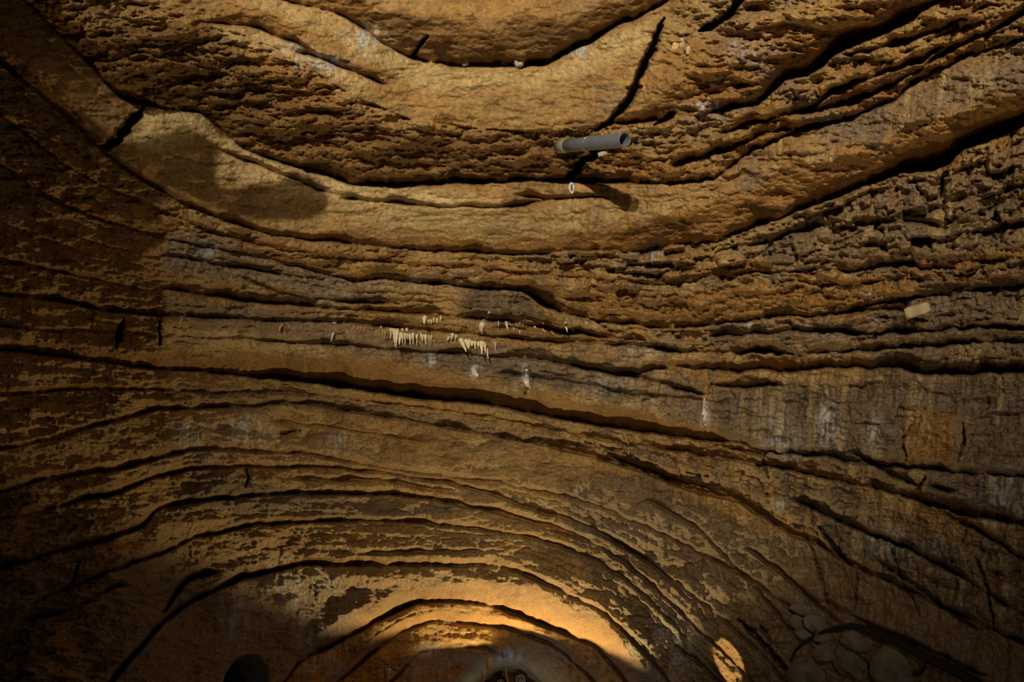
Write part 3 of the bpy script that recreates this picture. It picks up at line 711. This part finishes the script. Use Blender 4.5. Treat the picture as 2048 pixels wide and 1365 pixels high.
def spline(pts, n_=24):
    """catmull-rom through points"""
    P = [Vector(p) for p in pts]; P = [P[0] * 2 - P[1]] + P + [P[-1] * 2 - P[-2]]
    out = []; m_ = len(P) - 3
    for i in range(n_ + 1):
        u = i / n_ * m_; k = min(int(u), m_ - 1); t = u - k
        a, b2, c, d = P[k:k + 4]
        out.append(0.5 * ((2 * b2) + (-a + c) * t + (2 * a - 5 * b2 + 4 * c - d) * t * t + (-a + 3 * b2 - 3 * c + d) * t ** 3))
    return out

def blob(name, center, ax, mat, seed, rough=0.18, parent=None, subdiv=4, boxy=2.0):
    """lumpy stone: ax = three half-axis vectors"""
    import bmesh
    bm = bmesh.new(); bmesh.ops.create_icosphere(bm, subdivisions=subdiv, radius=1.0)
    for v in bm.verts:
        c = v.co.copy()
        if boxy > 2: 
            m_ = (abs(c.x) ** boxy + abs(c.y) ** boxy + abs(c.z) ** boxy) ** (1 / boxy); c = c / m_
        f_ = 1 + rough * mnoise.noise(c * 1.7 + Vector((seed * 3.1, 0, seed))) + rough * 0.5 * mnoise.noise(c * 4 + Vector((0, seed * 2.3, 0))) + rough * 0.2 * mnoise.noise(c * 10)
        c = c * f_
        v.co = Vector(center) + ax[0] * c.x + ax[1] * c.y + ax[2] * c.z
    me = bpy.data.meshes.new(name); bm.to_mesh(me); bm.free(); me.shade_smooth(); me.materials.append(mat)
    o = bpy.data.objects.new(name, me); C.objects.link(o)
    if parent: adopt(o, parent)
    return o

M_pvc = simple('grey_pvc', (0.12, 0.145, 0.19), 0.42, 0, 14, 0.12)
M_pvc_end = simple('stained_pvc', (0.27, 0.25, 0.19), 0.6, 0, 40, 0.3)
M_wire = simple('tie_wire', (0.55, 0.54, 0.50), 0.35, 0.7, 20, 0.1)
M_pale = simple('pale_wedge', (0.42, 0.37, 0.28), 0.7, 0, 30, 0.25, 0.4)
M_steel = simple('dull_steel', (0.50, 0.52, 0.54), 0.4, 0.5, 30, 0.2)
M_calc = simple('cream_calcite', (0.85, 0.74, 0.56), 0.38, 0, 60, 0.25, 0.3)
M_calcw = simple('white_calcite', (0.66, 0.64, 0.60), 0.35, 0, 60, 0.25, 0.3)
M_calco = simple('orange_calcite', (0.62, 0.38, 0.16), 0.32, 0, 60, 0.25, 0.3)
M_black = simple('black_rubber', (0.004, 0.004, 0.004), 0.7, 0, 20, 0.2)
M_clay = simple('grey_clay_stone', (0.13, 0.105, 0.072), 0.8, 0, 9, 0.5, 0.8)
M_skin = simple('skin', (0.45, 0.26, 0.18), 0.55, 0, 20, 0.08)
M_hair = simple('dark_hair', (0.008, 0.007, 0.008), 0.6, 0, 80, 0.3, 0.5)
M_jackd = simple('dark_jacket', (0.012, 0.012, 0.018), 0.8, 0, 40, 0.2)
M_white = simple('white_shirt', (0.62, 0.66, 0.70), 0.8, 0, 40, 0.08)
M_blue = simple('blue_jacket', (0.04, 0.16, 0.36), 0.7, 0, 40, 0.15)
M_orange = simple('orange_strap', (0.55, 0.13, 0.02), 0.7, 0, 40, 0.15)
M_grayh = simple('light_hair', (0.38, 0.33, 0.26), 0.7, 0, 80, 0.3, 0.5)
M_jean = simple('dark_trousers', (0.02, 0.024, 0.04), 0.8, 0, 60, 0.15)

# --- drain pipe hanging in wire loops under the rough bed
pA = surf(1120, 293)[0]; tA = (pA - Vector(EYE)).length - 0.02
A_ = pix(1121, 293, tA); B_ = pix(1250, 280, tA - 0.72)
rt = empty('drain_pipe', A_)
tag(rt, 'grey plastic drain pipe sticking out of the rough cave roof, open end to the right', 'pipe')
ax_ = (B_ - A_).normalized(); Lp = (B_ - A_).length; r0 = 0.052; r1 = 0.045
sd = ax_.cross(Vector((0, 0, 1))).normalized(); u2 = sd.cross(ax_)
def ringed(name, prof_, mat, parent, base=A_, dirv=ax_, seg=40, close=True):
    V = []; Fc = []
    for (d_, r_) in prof_:
        for k in range(seg):
            a = 2 * PI * k / seg
            V.append(base + dirv * d_ + (sd * math.cos(a) + u2 * math.sin(a)) * r_)
    m_ = len(prof_)
    for i in range(m_ if close else m_ - 1):
        for k in range(seg):
            k2 = (k + 1) % seg; i2 = (i + 1) % m_
            Fc.append((i * seg + k, i * seg + k2, i2 * seg + k2, i2 * seg + k))
    return adopt(mesh_obj(name, V, Fc, mat), parent)
ringed('pipe_body', [(0, r0), (0.3, r0), (Lp - 0.004, r0), (Lp, r0 - 0.002), (Lp, r1 + 0.001), (Lp - 0.004, r1), (0.0, r1)], M_pvc, rt)
o = ringed('socket_ring', [(-0.02, r0), (-0.02, r0 + 0.004), (0.10, r0 + 0.004), (0.105, r0 + 0.001), (0.105, r0 - 0.0005)], M_pvc_end, rt, close=False)
o['label'] = 'dirty yellowish socket ring on the pipe end'
wp = A_ + ax_ * (Lp * 0.47)
loop = [wp + (sd * math.cos(a) + u2 * math.sin(a)) * (r0 + 0.002) + ax_ * 0.02 * math.sin(a) for a in np.linspace(0, 2 * PI, 33)]
adopt(tube('tie_wire', loop, 0.0022, M_wire, None, 6), rt)
adopt(tube('tie_wire', spline([wp + u2 * (r0 + 0.002), wp + u2 * 0.10 + ax_ * 0.01, surf(1178, 262)[0]], 10), 0.0018, M_wire, None, 6), rt)
adopt(tube('tie_wire', spline([wp - u2 * (r0 + 0.002), wp - u2 * 0.07 + ax_ * 0.02, surf(1188, 312)[0]], 10), 0.0018, M_wire, None, 6), rt)
# pale stone wedges under the pipe
def chip(px, py, w, h, ang, mat, seed, label, cat='stone chip', name='stone_chip', group=None, deep_=0.8, off=0.2, rough=0.10, boxy=5.0):
    p, n_ = surf(px, py); m_ = mpp(px, py)
    v = Vector(ray(px, py)); rgt = v.cross(Vector((0, 0, 1))).normalized(); up_ = rgt.cross(v).normalized()
    c, s_ = math.cos(math.radians(ang)), math.sin(math.radians(ang))
    e1 = (rgt * c + up_ * s_) * (w / 2 * m_); e2 = (up_ * c - rgt * s_) * (h / 2 * m_); e3 = v * (min(w, h) / 2 * m_ * deep_)
    o = blob(name, p - v * (min(w, h) * m_ * off), (e1, e2, e3), mat, seed, rough, None, 4, boxy)
    tag(o, label, cat, group)
    return o
chip(1203, 308, 14, 9, 10, M_pale, 3, 'pale grey stone wedge lodged in the roof just under the grey pipe')
chip(1212, 304, 6, 11, -30, M_pale, 4, 'thin upright pale stone chip beside the wedge under the grey pipe')
chip(1364, 85, 9, 17, -12, M_pale, 5, 'pale upright stone chip in the roof fissure, highest of three')
chip(1376, 101, 7, 14, -20, M_pale, 6, 'pale stone chip in the roof fissure, right of the orange one')
chip(1351, 94, 13, 14, -30, M_calco, 7, 'orange stone chip in the roof fissure, left of two pale chips')
chip(1835, 620, 40, 20, 2, simple('tan_block', (0.36, 0.29, 0.17), 0.8, 0, 12, 0.25, 0.6), 8, 'small squared tan rock block wedged between thin beds on the right wall', 'rock', 'rock_block', None, 0.9, 0.15, 0.12, 5)
for px_, py_, w_, h_ in [(1008, 126, 12, 15), (1038, 122, 17, 22), (930, 126, 13, 9), (892, 127, 10, 8), (1090, 125, 13, 8)]:
    pos = {1008: 'middle', 1038: 'tallest', 930: 'second from the left', 892: 'leftmost', 1090: 'rightmost'}[px_]
    chip(px_, py_, w_, h_, 4, M_pale, px_, 'small knobbly stone resting on the curved rock lip, %s of five' % pos, 'stone', 'stone', 'stones along the curved lip', 0.8, 0.1, 0.3, 3)

# --- metal anchor plate
p, n_ = surf(1143, 376); m_ = mpp(1143, 376)
v = Vector(ray(1143, 376)); rg = v.cross(Vector((0, 0, 1))).normalized(); up_ = rg.cross(v).normalized()
c0 = p - v * 0.03
rt = empty('rock_anchor', c0); tag(rt, 'small pale metal anchor plate with a hole, fixed to the cream bed under the pipe', 'anchor')
outer = []; inner = []
for k in range(32):
    a = 2 * PI * k / 32
    yy2 = math.sin(a); xx2 = math.cos(a)
    oy = yy2 * 11 if yy2 > 0 else yy2 * 12; ox = xx2 * 6.0 * (1 - 0.35 * max(0, -yy2))
    outer.append((ox, oy)); inner.append((xx2 * 2.3, yy2 * 4.5 - 2))
V = []; Fc = []
for dz in (0, 0.006):
    for ring in (outer, inner):
        for (a, b2) in ring: V.append(c0 + rg * a * m_ + up_ * b2 * m_ + v * dz)
for k in range(32):
    k2 = (k + 1) % 32
    Fc += [(k, k2, 32 + k2, 32 + k), (64 + k, 96 + k, 96 + k2, 64 + k2), (k, 64 + k, 64 + k2, k2), (32 + k, 32 + k2, 96 + k2, 96 + k)]
adopt(mesh_obj('plate', V, Fc, M_steel, None, False), rt)
adopt(tube('bolt', [c0 + up_ * 6 * m_ - v * 0.012, c0 + up_ * 6 * m_ + v * 0.09], 0.009, M_steel, None, 6), rt)

# --- stalactites: each one a tapering, slightly bent drip
SC = 0
ORD = ['leftmost', 'second', 'third', 'fourth', 'fifth', 'sixth', 'seventh', 'eighth', 'ninth', 'tenth', 'eleventh', 'twelfth', 'thirteenth', 'fourteenth', 'fifteenth', 'sixteenth', 'seventeenth', 'eighteenth', 'nineteenth', 'twentieth', 'twenty-first', 'twenty-second', 'twenty-third', 'twenty-fourth']
def nth(i, n_, tail):
    if i == n_ - 1: return 'rightmost ' + tail
    return ORD[i] + (' ' if i == 0 else ' from the left, ') + tail
def drip(px, py, L, w, lean, mat, label, group, name='stalactite', cat='stalactite', off=None):
    global SC
    SC += 1
    r = np.random.RandomState(SC)
    p, n_ = surf(px, py); m_ = mpp(px, py); v = Vector(ray(px, py))
    rgx = v.cross(Vector((0, 0, 1))).normalized()
    L2, ln = L * m_, lean * m_
    top_ = p + v * 0.02 + Vector((0, 0, 0.01))
    pts = []
    for i in range(9):
        f = i / 8
        pts.append(top_ + Vector((0, -0.012 - 0.03 * f, 0)) + rgx * (ln * f + r.uniform(-.5, .5) * m_) - Vector((0, 0, 1)) * (L2 * 1.12 * f))
    w = w * 1.3
    rad = [max(0.0012, w / 2 * m_ * (1.15 - 0.95 * (i / 8) ** 1.2) * r.uniform(0.85, 1.15)) for i in range(9)]
    o = tube(name, pts, rad, mat, None, 9)
    tag(o, label, cat, group)
    return o
r = np.random.RandomState(5)
GL = 'cream stalactites of the dense row left of the image centre'
for i, x in enumerate(np.linspace(762, 862, 24)):
    y = 658 + (x - 762) * 0.14 + r.uniform(-3, 3)
    Lx = [14, 20, 24, 18, 16, 26, 30, 38, 42, 30, 36, 32, 24, 28, 26, 30, 22, 30, 24, 20, 24, 18, 24, 22][i]
    drip(x, y, Lx, r.uniform(3, 6.5) if 5 < i < 14 else r.uniform(2, 4), r.uniform(-1, 7), M_calc if i > 3 else M_calco, nth(i, 24, 'slender stalactite of the dense hanging row left of centre'), GL)
GR = 'thick cream stalactites right of the dense row'
for i, (x, y, Lx, w, le) in enumerate([(921, 680, 30, 8, 14), (930, 682, 22, 6, 8), (938, 684, 18, 5, 2), (944, 686, 14, 6, 0), (950, 684, 22, 5, 2), (957, 686, 16, 6, 1), (963, 684, 32, 8, 2), (969, 686, 28, 5, 4), (974, 700, 24, 4, 4), (898, 676, 12, 5, -3), (905, 672, 14, 5, -1), (912, 673, 12, 4, 0)]):
    i = sorted([921, 930, 938, 944, 950, 957, 963, 969, 974, 898, 905, 912]).index(x)
    drip(x, y, Lx, w, le, M_calc, nth(i, 12, 'pale stalactite of the thick tuft right of the dense row'), GR)
for i, (x, y, Lx, w) in enumerate([(850, 638, 18, 7), (857, 642, 12, 4), (862, 641, 14, 3), (868, 640, 12, 3), (874, 640, 14, 4), (881, 636, 16, 3)]):
    drip(x, y, Lx, w, 1, M_calc, nth(i, 6, 'short cream stalactite in the little row above the dense row'), 'short stalactites above the dense row')
for x, y, Lx, w, le in [(1013, 648, 22, 5, 4), (1020, 646, 7, 3, 0), (1026, 647, 8, 3, 0), (1032, 647, 8, 3, 0), (1039, 648, 8, 3, 0), (1046, 648, 8, 3, 0), (1053, 649, 6, 3, 0), (997, 646, 14, 2.5, 0), (1028, 660, 8, 3, 1), (1040, 665, 9, 3, 0)]:
    i = sorted([1013, 1020, 1026, 1032, 1039, 1046, 1053, 997, 1028, 1040]).index(x)
    drip(x, y, Lx, w, le, M_calcw, nth(i, 10, 'tiny white stalactite in the short row right of centre'), 'tiny white stalactites right of centre')
for x, y, Lx, w, le, mt in [(1068, 655, 18, 4, 7, M_calc), (1076, 641, 14, 4, 12, M_calc), (1084, 662, 10, 4, 8, M_calco), (1102, 666, 12, 3, 8, M_calco), (1094, 655, 14, 3, 2, M_calco), (1131, 652, 20, 5, 2, M_calc), (1128, 645, 10, 4, 4, M_calc), (1143, 658, 12, 4, 4, M_calcw), (1172, 648, 9, 3, 2, M_calcw), (1046, 712, 8, 3, 5, M_calc), (1156, 646, 5, 3, 8, M_calcw)]:
    i = sorted([1068, 1076, 1084, 1102, 1094, 1131, 1128, 1143, 1172, 1046, 1156]).index(x)
    drip(x, y, Lx, w, le, mt, nth(i, 11, 'small drip stalactite scattered on the layered bed right of the tufts'), 'scattered stalactites right of the tufts')
for x, y, Lx, w, mt, lb in [(372, 630, 34, 4, M_calc, 'thin cream stalactite on the grey bed at the lit left edge, taller of two'), (366, 640, 18, 3, M_calco, 'short orange stalactite just left of the tall thin one near the lit left edge'), (508, 642, 16, 3, M_calco, 'small orange drip alone on the grey band'), (563, 652, 18, 5, M_calco, 'stubby orange stalactite alone on the grey band'), (672, 643, 30, 5, M_calc, 'pale slanted stalactite alone left of the dense row'), (668, 666, 24, 4, M_calcw, 'white drip just under the pale slanted stalactite')]:
    drip(x, y, Lx, w, 0 if x != 672 else -5, mt, lb, None)
for i, (x, y, Lx, w) in enumerate([(688, 650, 11, 2), (694, 651, 10, 2), (700, 652, 12, 2), (708, 654, 13, 2), (716, 656, 12, 2), (724, 657, 13, 2), (732, 658, 10, 2)]):
    drip(x, y, Lx, w, 0, M_calco, nth(i, 7, 'hair-thin orange stalactite between the pale slanted one and the dense row'), 'hair-thin orange stalactites')
for i in range(9):
    x = 1132 + i * 5.5
    drip(x, 786 + i * 2.4 + r.uniform(-2, 2), r.uniform(7, 14), 2.2, 5, M_calco, nth(i, 9, 'tiny orange drip on the bright lower lip of the grey bed'), 'orange drips on the lower lip')
# white curtains and flowstone knobs
def curtain(name, pts, label):
    P = []; rad = []
    for (x, y, w) in pts:
        p, n_ = surf(x, y); P.append(p - Vector(ray(x, y)) * 0.015); rad.append(w / 2 * mpp(x, y))
    o = tube(name, spline(P, 20), list(np.interp(np.linspace(0, 1, 21), np.linspace(0, 1, len(rad)), rad) * (1 + 0.09 * np.sin(np.arange(21) * 1.3))), M_calcw, None, 10, True, 0.6)
    tag(o, label, 'flowstone'); return o
curtain('flowstone', [(979, 625, 4), (972, 637, 8), (964, 648, 12), (961, 660, 9), (964, 668, 4)], 'white knobbly flowstone streak leaning over the thick stalactite tuft')
curtain('flowstone', [(987, 675, 3), (990, 690, 5), (992, 702, 4), (1004, 712, 3)], 'thin bluish white flowstone rib right of the thick tuft')
curtain('flowstone', [(948, 738, 6), (949, 746, 14), (957, 753, 5)], 'small bluish white flowstone knob under the thick tuft')
curtain('flowstone', [(1054, 739, 6), (1051, 752, 16), (1054, 765, 14), (1062, 778, 4)], 'larger bluish white flowstone knob right of the smaller knob')
curtain('flowstone', [(1409, 798, 3), (1408, 818, 8), (1409, 836, 10), (1412, 852, 4)], 'pale flowstone streak at the right end of the bright lip')

# --- thin root hanging in the right part
P = [surf(1247, 868)[0] - Vector(ray(1247, 868)) * 0.02, pix(1254, 880, (surf(1254, 880)[0] - Vector(EYE)).length - 0.08), pix(1258, 893, (surf(1258, 893)[0] - Vector(EYE)).length - 0.10), pix(1257, 908, (surf(1257, 908)[0] - Vector(EYE)).length - 0.08)]
o = tube('root', spline(P, 16), [0.014] * 9 + [0.012] * 8, simple('pale_root', (0.30, 0.24, 0.14), 0.7, 0, 40, 0.3), None, 8)
tag(o, 'pale thin root hanging below the deep gap in the rock', 'root')

# --- cobbles cemented on the lower right wall
CB = [(1636, 1248, 50, 32, -12, 'upper middle cobble of the clay heap, touching the cable bend'), (1659, 1272, 54, 25, 8, 'flat cobble right below the cable in the clay heap'), (1672, 1303, 78, 34, 10, 'largest oval cobble in the clay heap'),
      (1612, 1268, 34, 27, -20, 'small round cobble left of the flat one'), (1596, 1243, 30, 28, 30, 'pointed cobble at the left end of the upper row'), (1608, 1220, 44, 24, -15, 'topmost cobble of the clay heap'),
      (1722, 1284, 62, 36, -14, 'wide smooth cobble under the cable crest'), (1727, 1328, 96, 64, -20, 'big dark boulder under the wide smooth cobble'), (1638, 1352, 104, 66, 5, 'big dark boulder lowest at the left of the clay heap'), (1792, 1338, 76, 84, -30, 'big dark boulder right of the cable tail'), (1640, 1290, 24, 20, 0, 'pebble between the flat cobble and the largest oval one')]
for k, (x, y, w_, h_, an, lb) in enumerate(CB):
    chip(x, y, w_ * 0.97, h_ * 0.97, an, M_clay, 20 + k, lb, 'cobble', 'cobble', None, 0.75, 0.10 - 0.14 * (h_ > 60), 0.16, 2.4)

# --- black cable over the cobbles
P = []
for x, y, o_ in [(1582, 1322, .05), (1592, 1300, .09), (1616, 1280, .15), (1650, 1264, .18), (1690, 1254, .2), (1722, 1256, .2), (1790, 1284, .2), (1850, 1314, .2), (1910, 1344, .16), (1990, 1392, .1), (2060, 1440, .04)]:
    q_ = surf(x, y)[0]; P.append(q_ - Vector(ray(x, y)) * o_)
rt = empty('cable', P[0]); tag(rt, 'thick black cable arching over the clay cobbles on the lower right wall', 'cable')
ws = [0.012, 0.012, 0.013, 0.016, 0.022, 0.03, 0.036, 0.04, 0.042, 0.044, 0.044]
adopt(tube('cable_run', spline(P, 60), list(np.interp(np.linspace(0, 1, 61), np.linspace(0, 1, 11), ws)), M_black, None, 12), rt)
adopt(tube('cable_tail', spline([P[7] + Vector((-.02, 0, 0)), P[7] - Vector((.04, 0, .09)), surf(1828, 1350)[0]], 10), 0.016, M_black, None, 8), rt)

# --- broad stalactites and a rope at the mouth of the far passage
def cone_at(px, py, t, w, h, mat, label, seed):
    c = pix(px, py, t); m_ = t / F; rr = np.random.RandomState(seed)
    prof_ = [(0.14, 1.0), (0, 1.0), (-.25, .8), (-.5, .52), (-.75, .28), (-.93, .1), (-1, .03)]
    pts = [c + Vector((rr.uniform(-.3, .3) * m_ * 2, 0, z * h * m_)) for z, _ in prof_]
    o = tube('stalactite', pts, [w / 2 * m_ * q for _, q in prof_], mat, None, 14, True, 0.8)
    tag(o, label, 'stalactite'); return o
M_dull = simple('dull_calcite', (0.40, 0.34, 0.22), 0.6, 0, 12, 0.25, 0.5)
def near(px, py, back=0.3):
    return (surf(px, py)[0] - Vector(EYE)).length - back
cone_at(978, 1322, near(978, 1312, .1), 17, 22, M_dull, 'broad pale cone stalactite hanging in the far passage mouth', 1)
cone_at(968, 1346, near(968, 1318, .1), 12, 16, M_dull, 'small pale stalactite hanging below and left of the broad cone', 2)
cone_at(774, 1342, near(774, 1335, .15), 16, 22, M_dull, 'pale triangular stalactite low at the left inside the amber arch', 3)
t_ = near(1012, 1318, .1)
o = tube('rope', spline([pix(1011, 1322, t_), pix(1012, 1345, t_), pix(1015, 1365, t_), pix(1014, 1400, t_)], 16), 0.012, M_dull, None, 8)
tag(o, 'thin pale rope hanging down the far passage mouth', 'rope')

# ------------------------------------------------------------------ people
def person(name, feet, height, yaw, top_mat, hair_mat, label, bend=0.0, turn=0.0, leg_mat=M_jean):
    """standing figure; body, head and limbs are one skin, clothing and hair are children"""
    import bmesh
    root = empty(name, feet); root.rotation_euler = (0, 0, yaw)
    tag(root, label, 'person')
    k = height / 1.75
    def skinmesh(nm, J, E, mat, sub=2):
        me = bpy.data.meshes.new(nm); me.from_pydata([Vector(j[:3]) * k for j in J], E, [])
        o = bpy.data.objects.new(nm, me); C.objects.link(o)
        sk = o.modifiers.new('skin', 'SKIN'); sk.use_smooth_shade = True
        for i_, j in enumerate(J):
            rr = j[3]; me.skin_vertices[0].data[i_].radius = ((rr if not isinstance(rr, tuple) else rr[0]) * k, (rr if not isinstance(rr, tuple) else rr[1]) * k)
        me.skin_vertices[0].data[0].use_root = True
        ss = o.modifiers.new('sub', 'SUBSURF'); ss.levels = sub; ss.render_levels = sub
        me.materials.append(mat); o.parent = root
        return o
    b_ = bend
    J = [(0, 0, .95, (.15, .11)), (0, -.01, 1.12, (.135, .10)), (0, -.01, 1.30, (.16, .11)), (0, .0, 1.43, (.12, .09)), (0, -.01, 1.50, .055), (0, -.02, 1.56, .06), (0, -.025, 1.62, (.076, .092)), (0, -.015, 1.69, (.070, .085))]
    E = [(i, i + 1) for i in range(7)]
    for s_ in (-1, 1):
        a = len(J)
        J += [(s_ * .17, 0, 1.41, .06), (s_ * .22, .01, 1.13, .045), (s_ * .23, -.08, .90, .033), (s_ * .232, -.11, .83, (.022, .04))]
        E += [(3, a), (a, a + 1), (a + 1, a + 2), (a + 2, a + 3)]
        pa = a + 3
        for fi, (dx, ln_) in enumerate([(-.026, .070), (-.009, .080), (.009, .076), (.026, .062)]):
            f = len(J)
            J += [(s_ * .232, -.12 + dx, .785, .009), (s_ * .222, -.125 + dx * 1.1, .785 - ln_ * .5, .008), (s_ * .208, -.13 + dx * 1.1, .785 - ln_, .0065)]
            E += [(pa, f), (f, f + 1), (f + 1, f + 2)]
        f = len(J); J += [(s_ * .22, -.155, .81, .010), (s_ * .21, -.172, .775, .008)]; E += [(pa, f), (f, f + 1)]
        l = len(J)
        J += [(s_ * .095, 0, .86, .088), (s_ * .105, -.01, .50, .058), (s_ * .11, .02, .12, .042), (s_ * .11, .02, .05, .045), (s_ * .115, -.13, .035, (.045, .03))]
        E += [(0, l), (l, l + 1), (l + 1, l + 2), (l + 2, l + 3), (l + 3, l + 4)]
    skinmesh('body', J, E, M_skin)
    # head details: nose, ears, eyes, mouth on the face
    hc = Vector((0, -.022, 1.635)) * k
    def part(nm, c, rx, ry, rz, mat, seed=1, rough=0.05):
        o = blob(nm, Vector(c) * k, (Vector((rx * k, 0, 0)), Vector((0, ry * k, 0)), Vector((0, 0, rz * k))), mat, seed, rough, None, 3)
        o.parent = root; return o
    part('nose', (0, -.118, 1.612), .014, .02, .024, M_skin)
    for s_ in (-1, 1):
        part('ear', (s_ * .078, -.01, 1.62), .010, .02, .032, M_skin)
        part('eye', (s_ * .03, -.105, 1.635), .013, .01, .008, M_black, 1, 0)
    part('mouth', (0, -.112, 1.572), .024, .008, .006, M_orange, 1, 0)
    # hair cap
    bm = bmesh.new(); bmesh.ops.create_icosphere(bm, subdivisions=4, radius=1.0)
    dead = [v for v in bm.verts if v.co.z < -0.45 or (v.co.y < -0.45 and v.co.z < 0.42) ]
    bmesh.ops.delete(bm, geom=dead, context='VERTS')
    for v in bm.verts:
        f_ = 1 + 0.06 * mnoise.noise(v.co * 3 + Vector((yaw, 0, 0))) + 0.03 * mnoise.noise(v.co * 9)
        v.co = Vector((v.co.x * .094 * f_, v.co.y * .112 * f_ - .008, v.co.z * .112 * f_ + 1.655)) * k
    me = bpy.data.meshes.new('hair'); bm.to_mesh(me); bm.free(); me.shade_smooth(); me.materials.append(hair_mat)
    o = bpy.data.objects.new('hair', me); C.objects.link(o); o.parent = root
    so = o.modifiers.new('thick', 'SOLIDIFY'); so.thickness = 0.012
    # jacket and trousers follow the body
    Jj = [(0, 0, .93, (.175, .135)), (0, -.01, 1.12, (.16, .125)), (0, -.01, 1.30, (.185, .135)), (0, 0, 1.43, (.14, .11)), (0, -.005, 1.48, (.075, .075))]
    Ej = [(0, 1), (1, 2), (2, 3), (3, 4)]
    for s_ in (-1, 1):
        a = len(Jj); Jj += [(s_ * .17, 0, 1.41, .078), (s_ * .22, .01, 1.13, .062), (s_ * .23, -.075, .92, .048)]
        Ej += [(3, a), (a, a + 1), (a + 1, a + 2)]
    skinmesh('jacket', Jj, Ej, top_mat)
    Jt = [(0, 0, .96, (.165, .125))]; Et = []
    for s_ in (-1, 1):
        a = len(Jt); Jt += [(s_ * .095, 0, .86, .105), (s_ * .105, -.01, .50, .078), (s_ * .11, .015, .10, .065)]
        Et += [(0, a), (a, a + 1), (a + 1, a + 2)]
    skinmesh('trousers', Jt, Et, leg_mat)
    for s_ in (-1, 1):
        part('shoe', (s_ * .113, -.06, .045), .052, .14, .048, M_black)
    return root

def place_head(px, py, t, height):
    """feet position so that the crown of a person appears at this photo pixel"""
    p = pix(px, py, t); return Vector((p.x, p.y, p.z - height * 1.008))

def stand(name, px, py, yaw, mats, hmat, label, y_guess, lg=M_jean, hmin=1.5, hmax=1.9):
    d_ = ray(px, py); t = y_guess / d_[1]; p = EYE + d_ * t
    fz = float(floor_z(p[1])) ; h = float(np.clip(p[2] - fz, hmin, hmax)) / 1.008
    print('PERSON', name, p.round(2), 'floor', round(fz, 2), 'height', round(h, 2))
    return person(name, (p[0], p[1], fz), h, yaw, mats, hmat, label, leg_mat=lg)
stand('person', 503, 1310, math.radians(170), M_jackd, M_hair, 'person in dark clothes seen as a dark-haired head at the bottom left edge', 3.35)
stand('person', 1000, 1350, math.radians(10), M_jackd, M_hair, 'dark-haired person in dark clothes in the far passage, left of two', 13.6)
rt = stand('person', 1042, 1349, math.radians(-15), M_white, M_grayh, 'light-haired person in a white top in the far passage, right of two', 13.3)
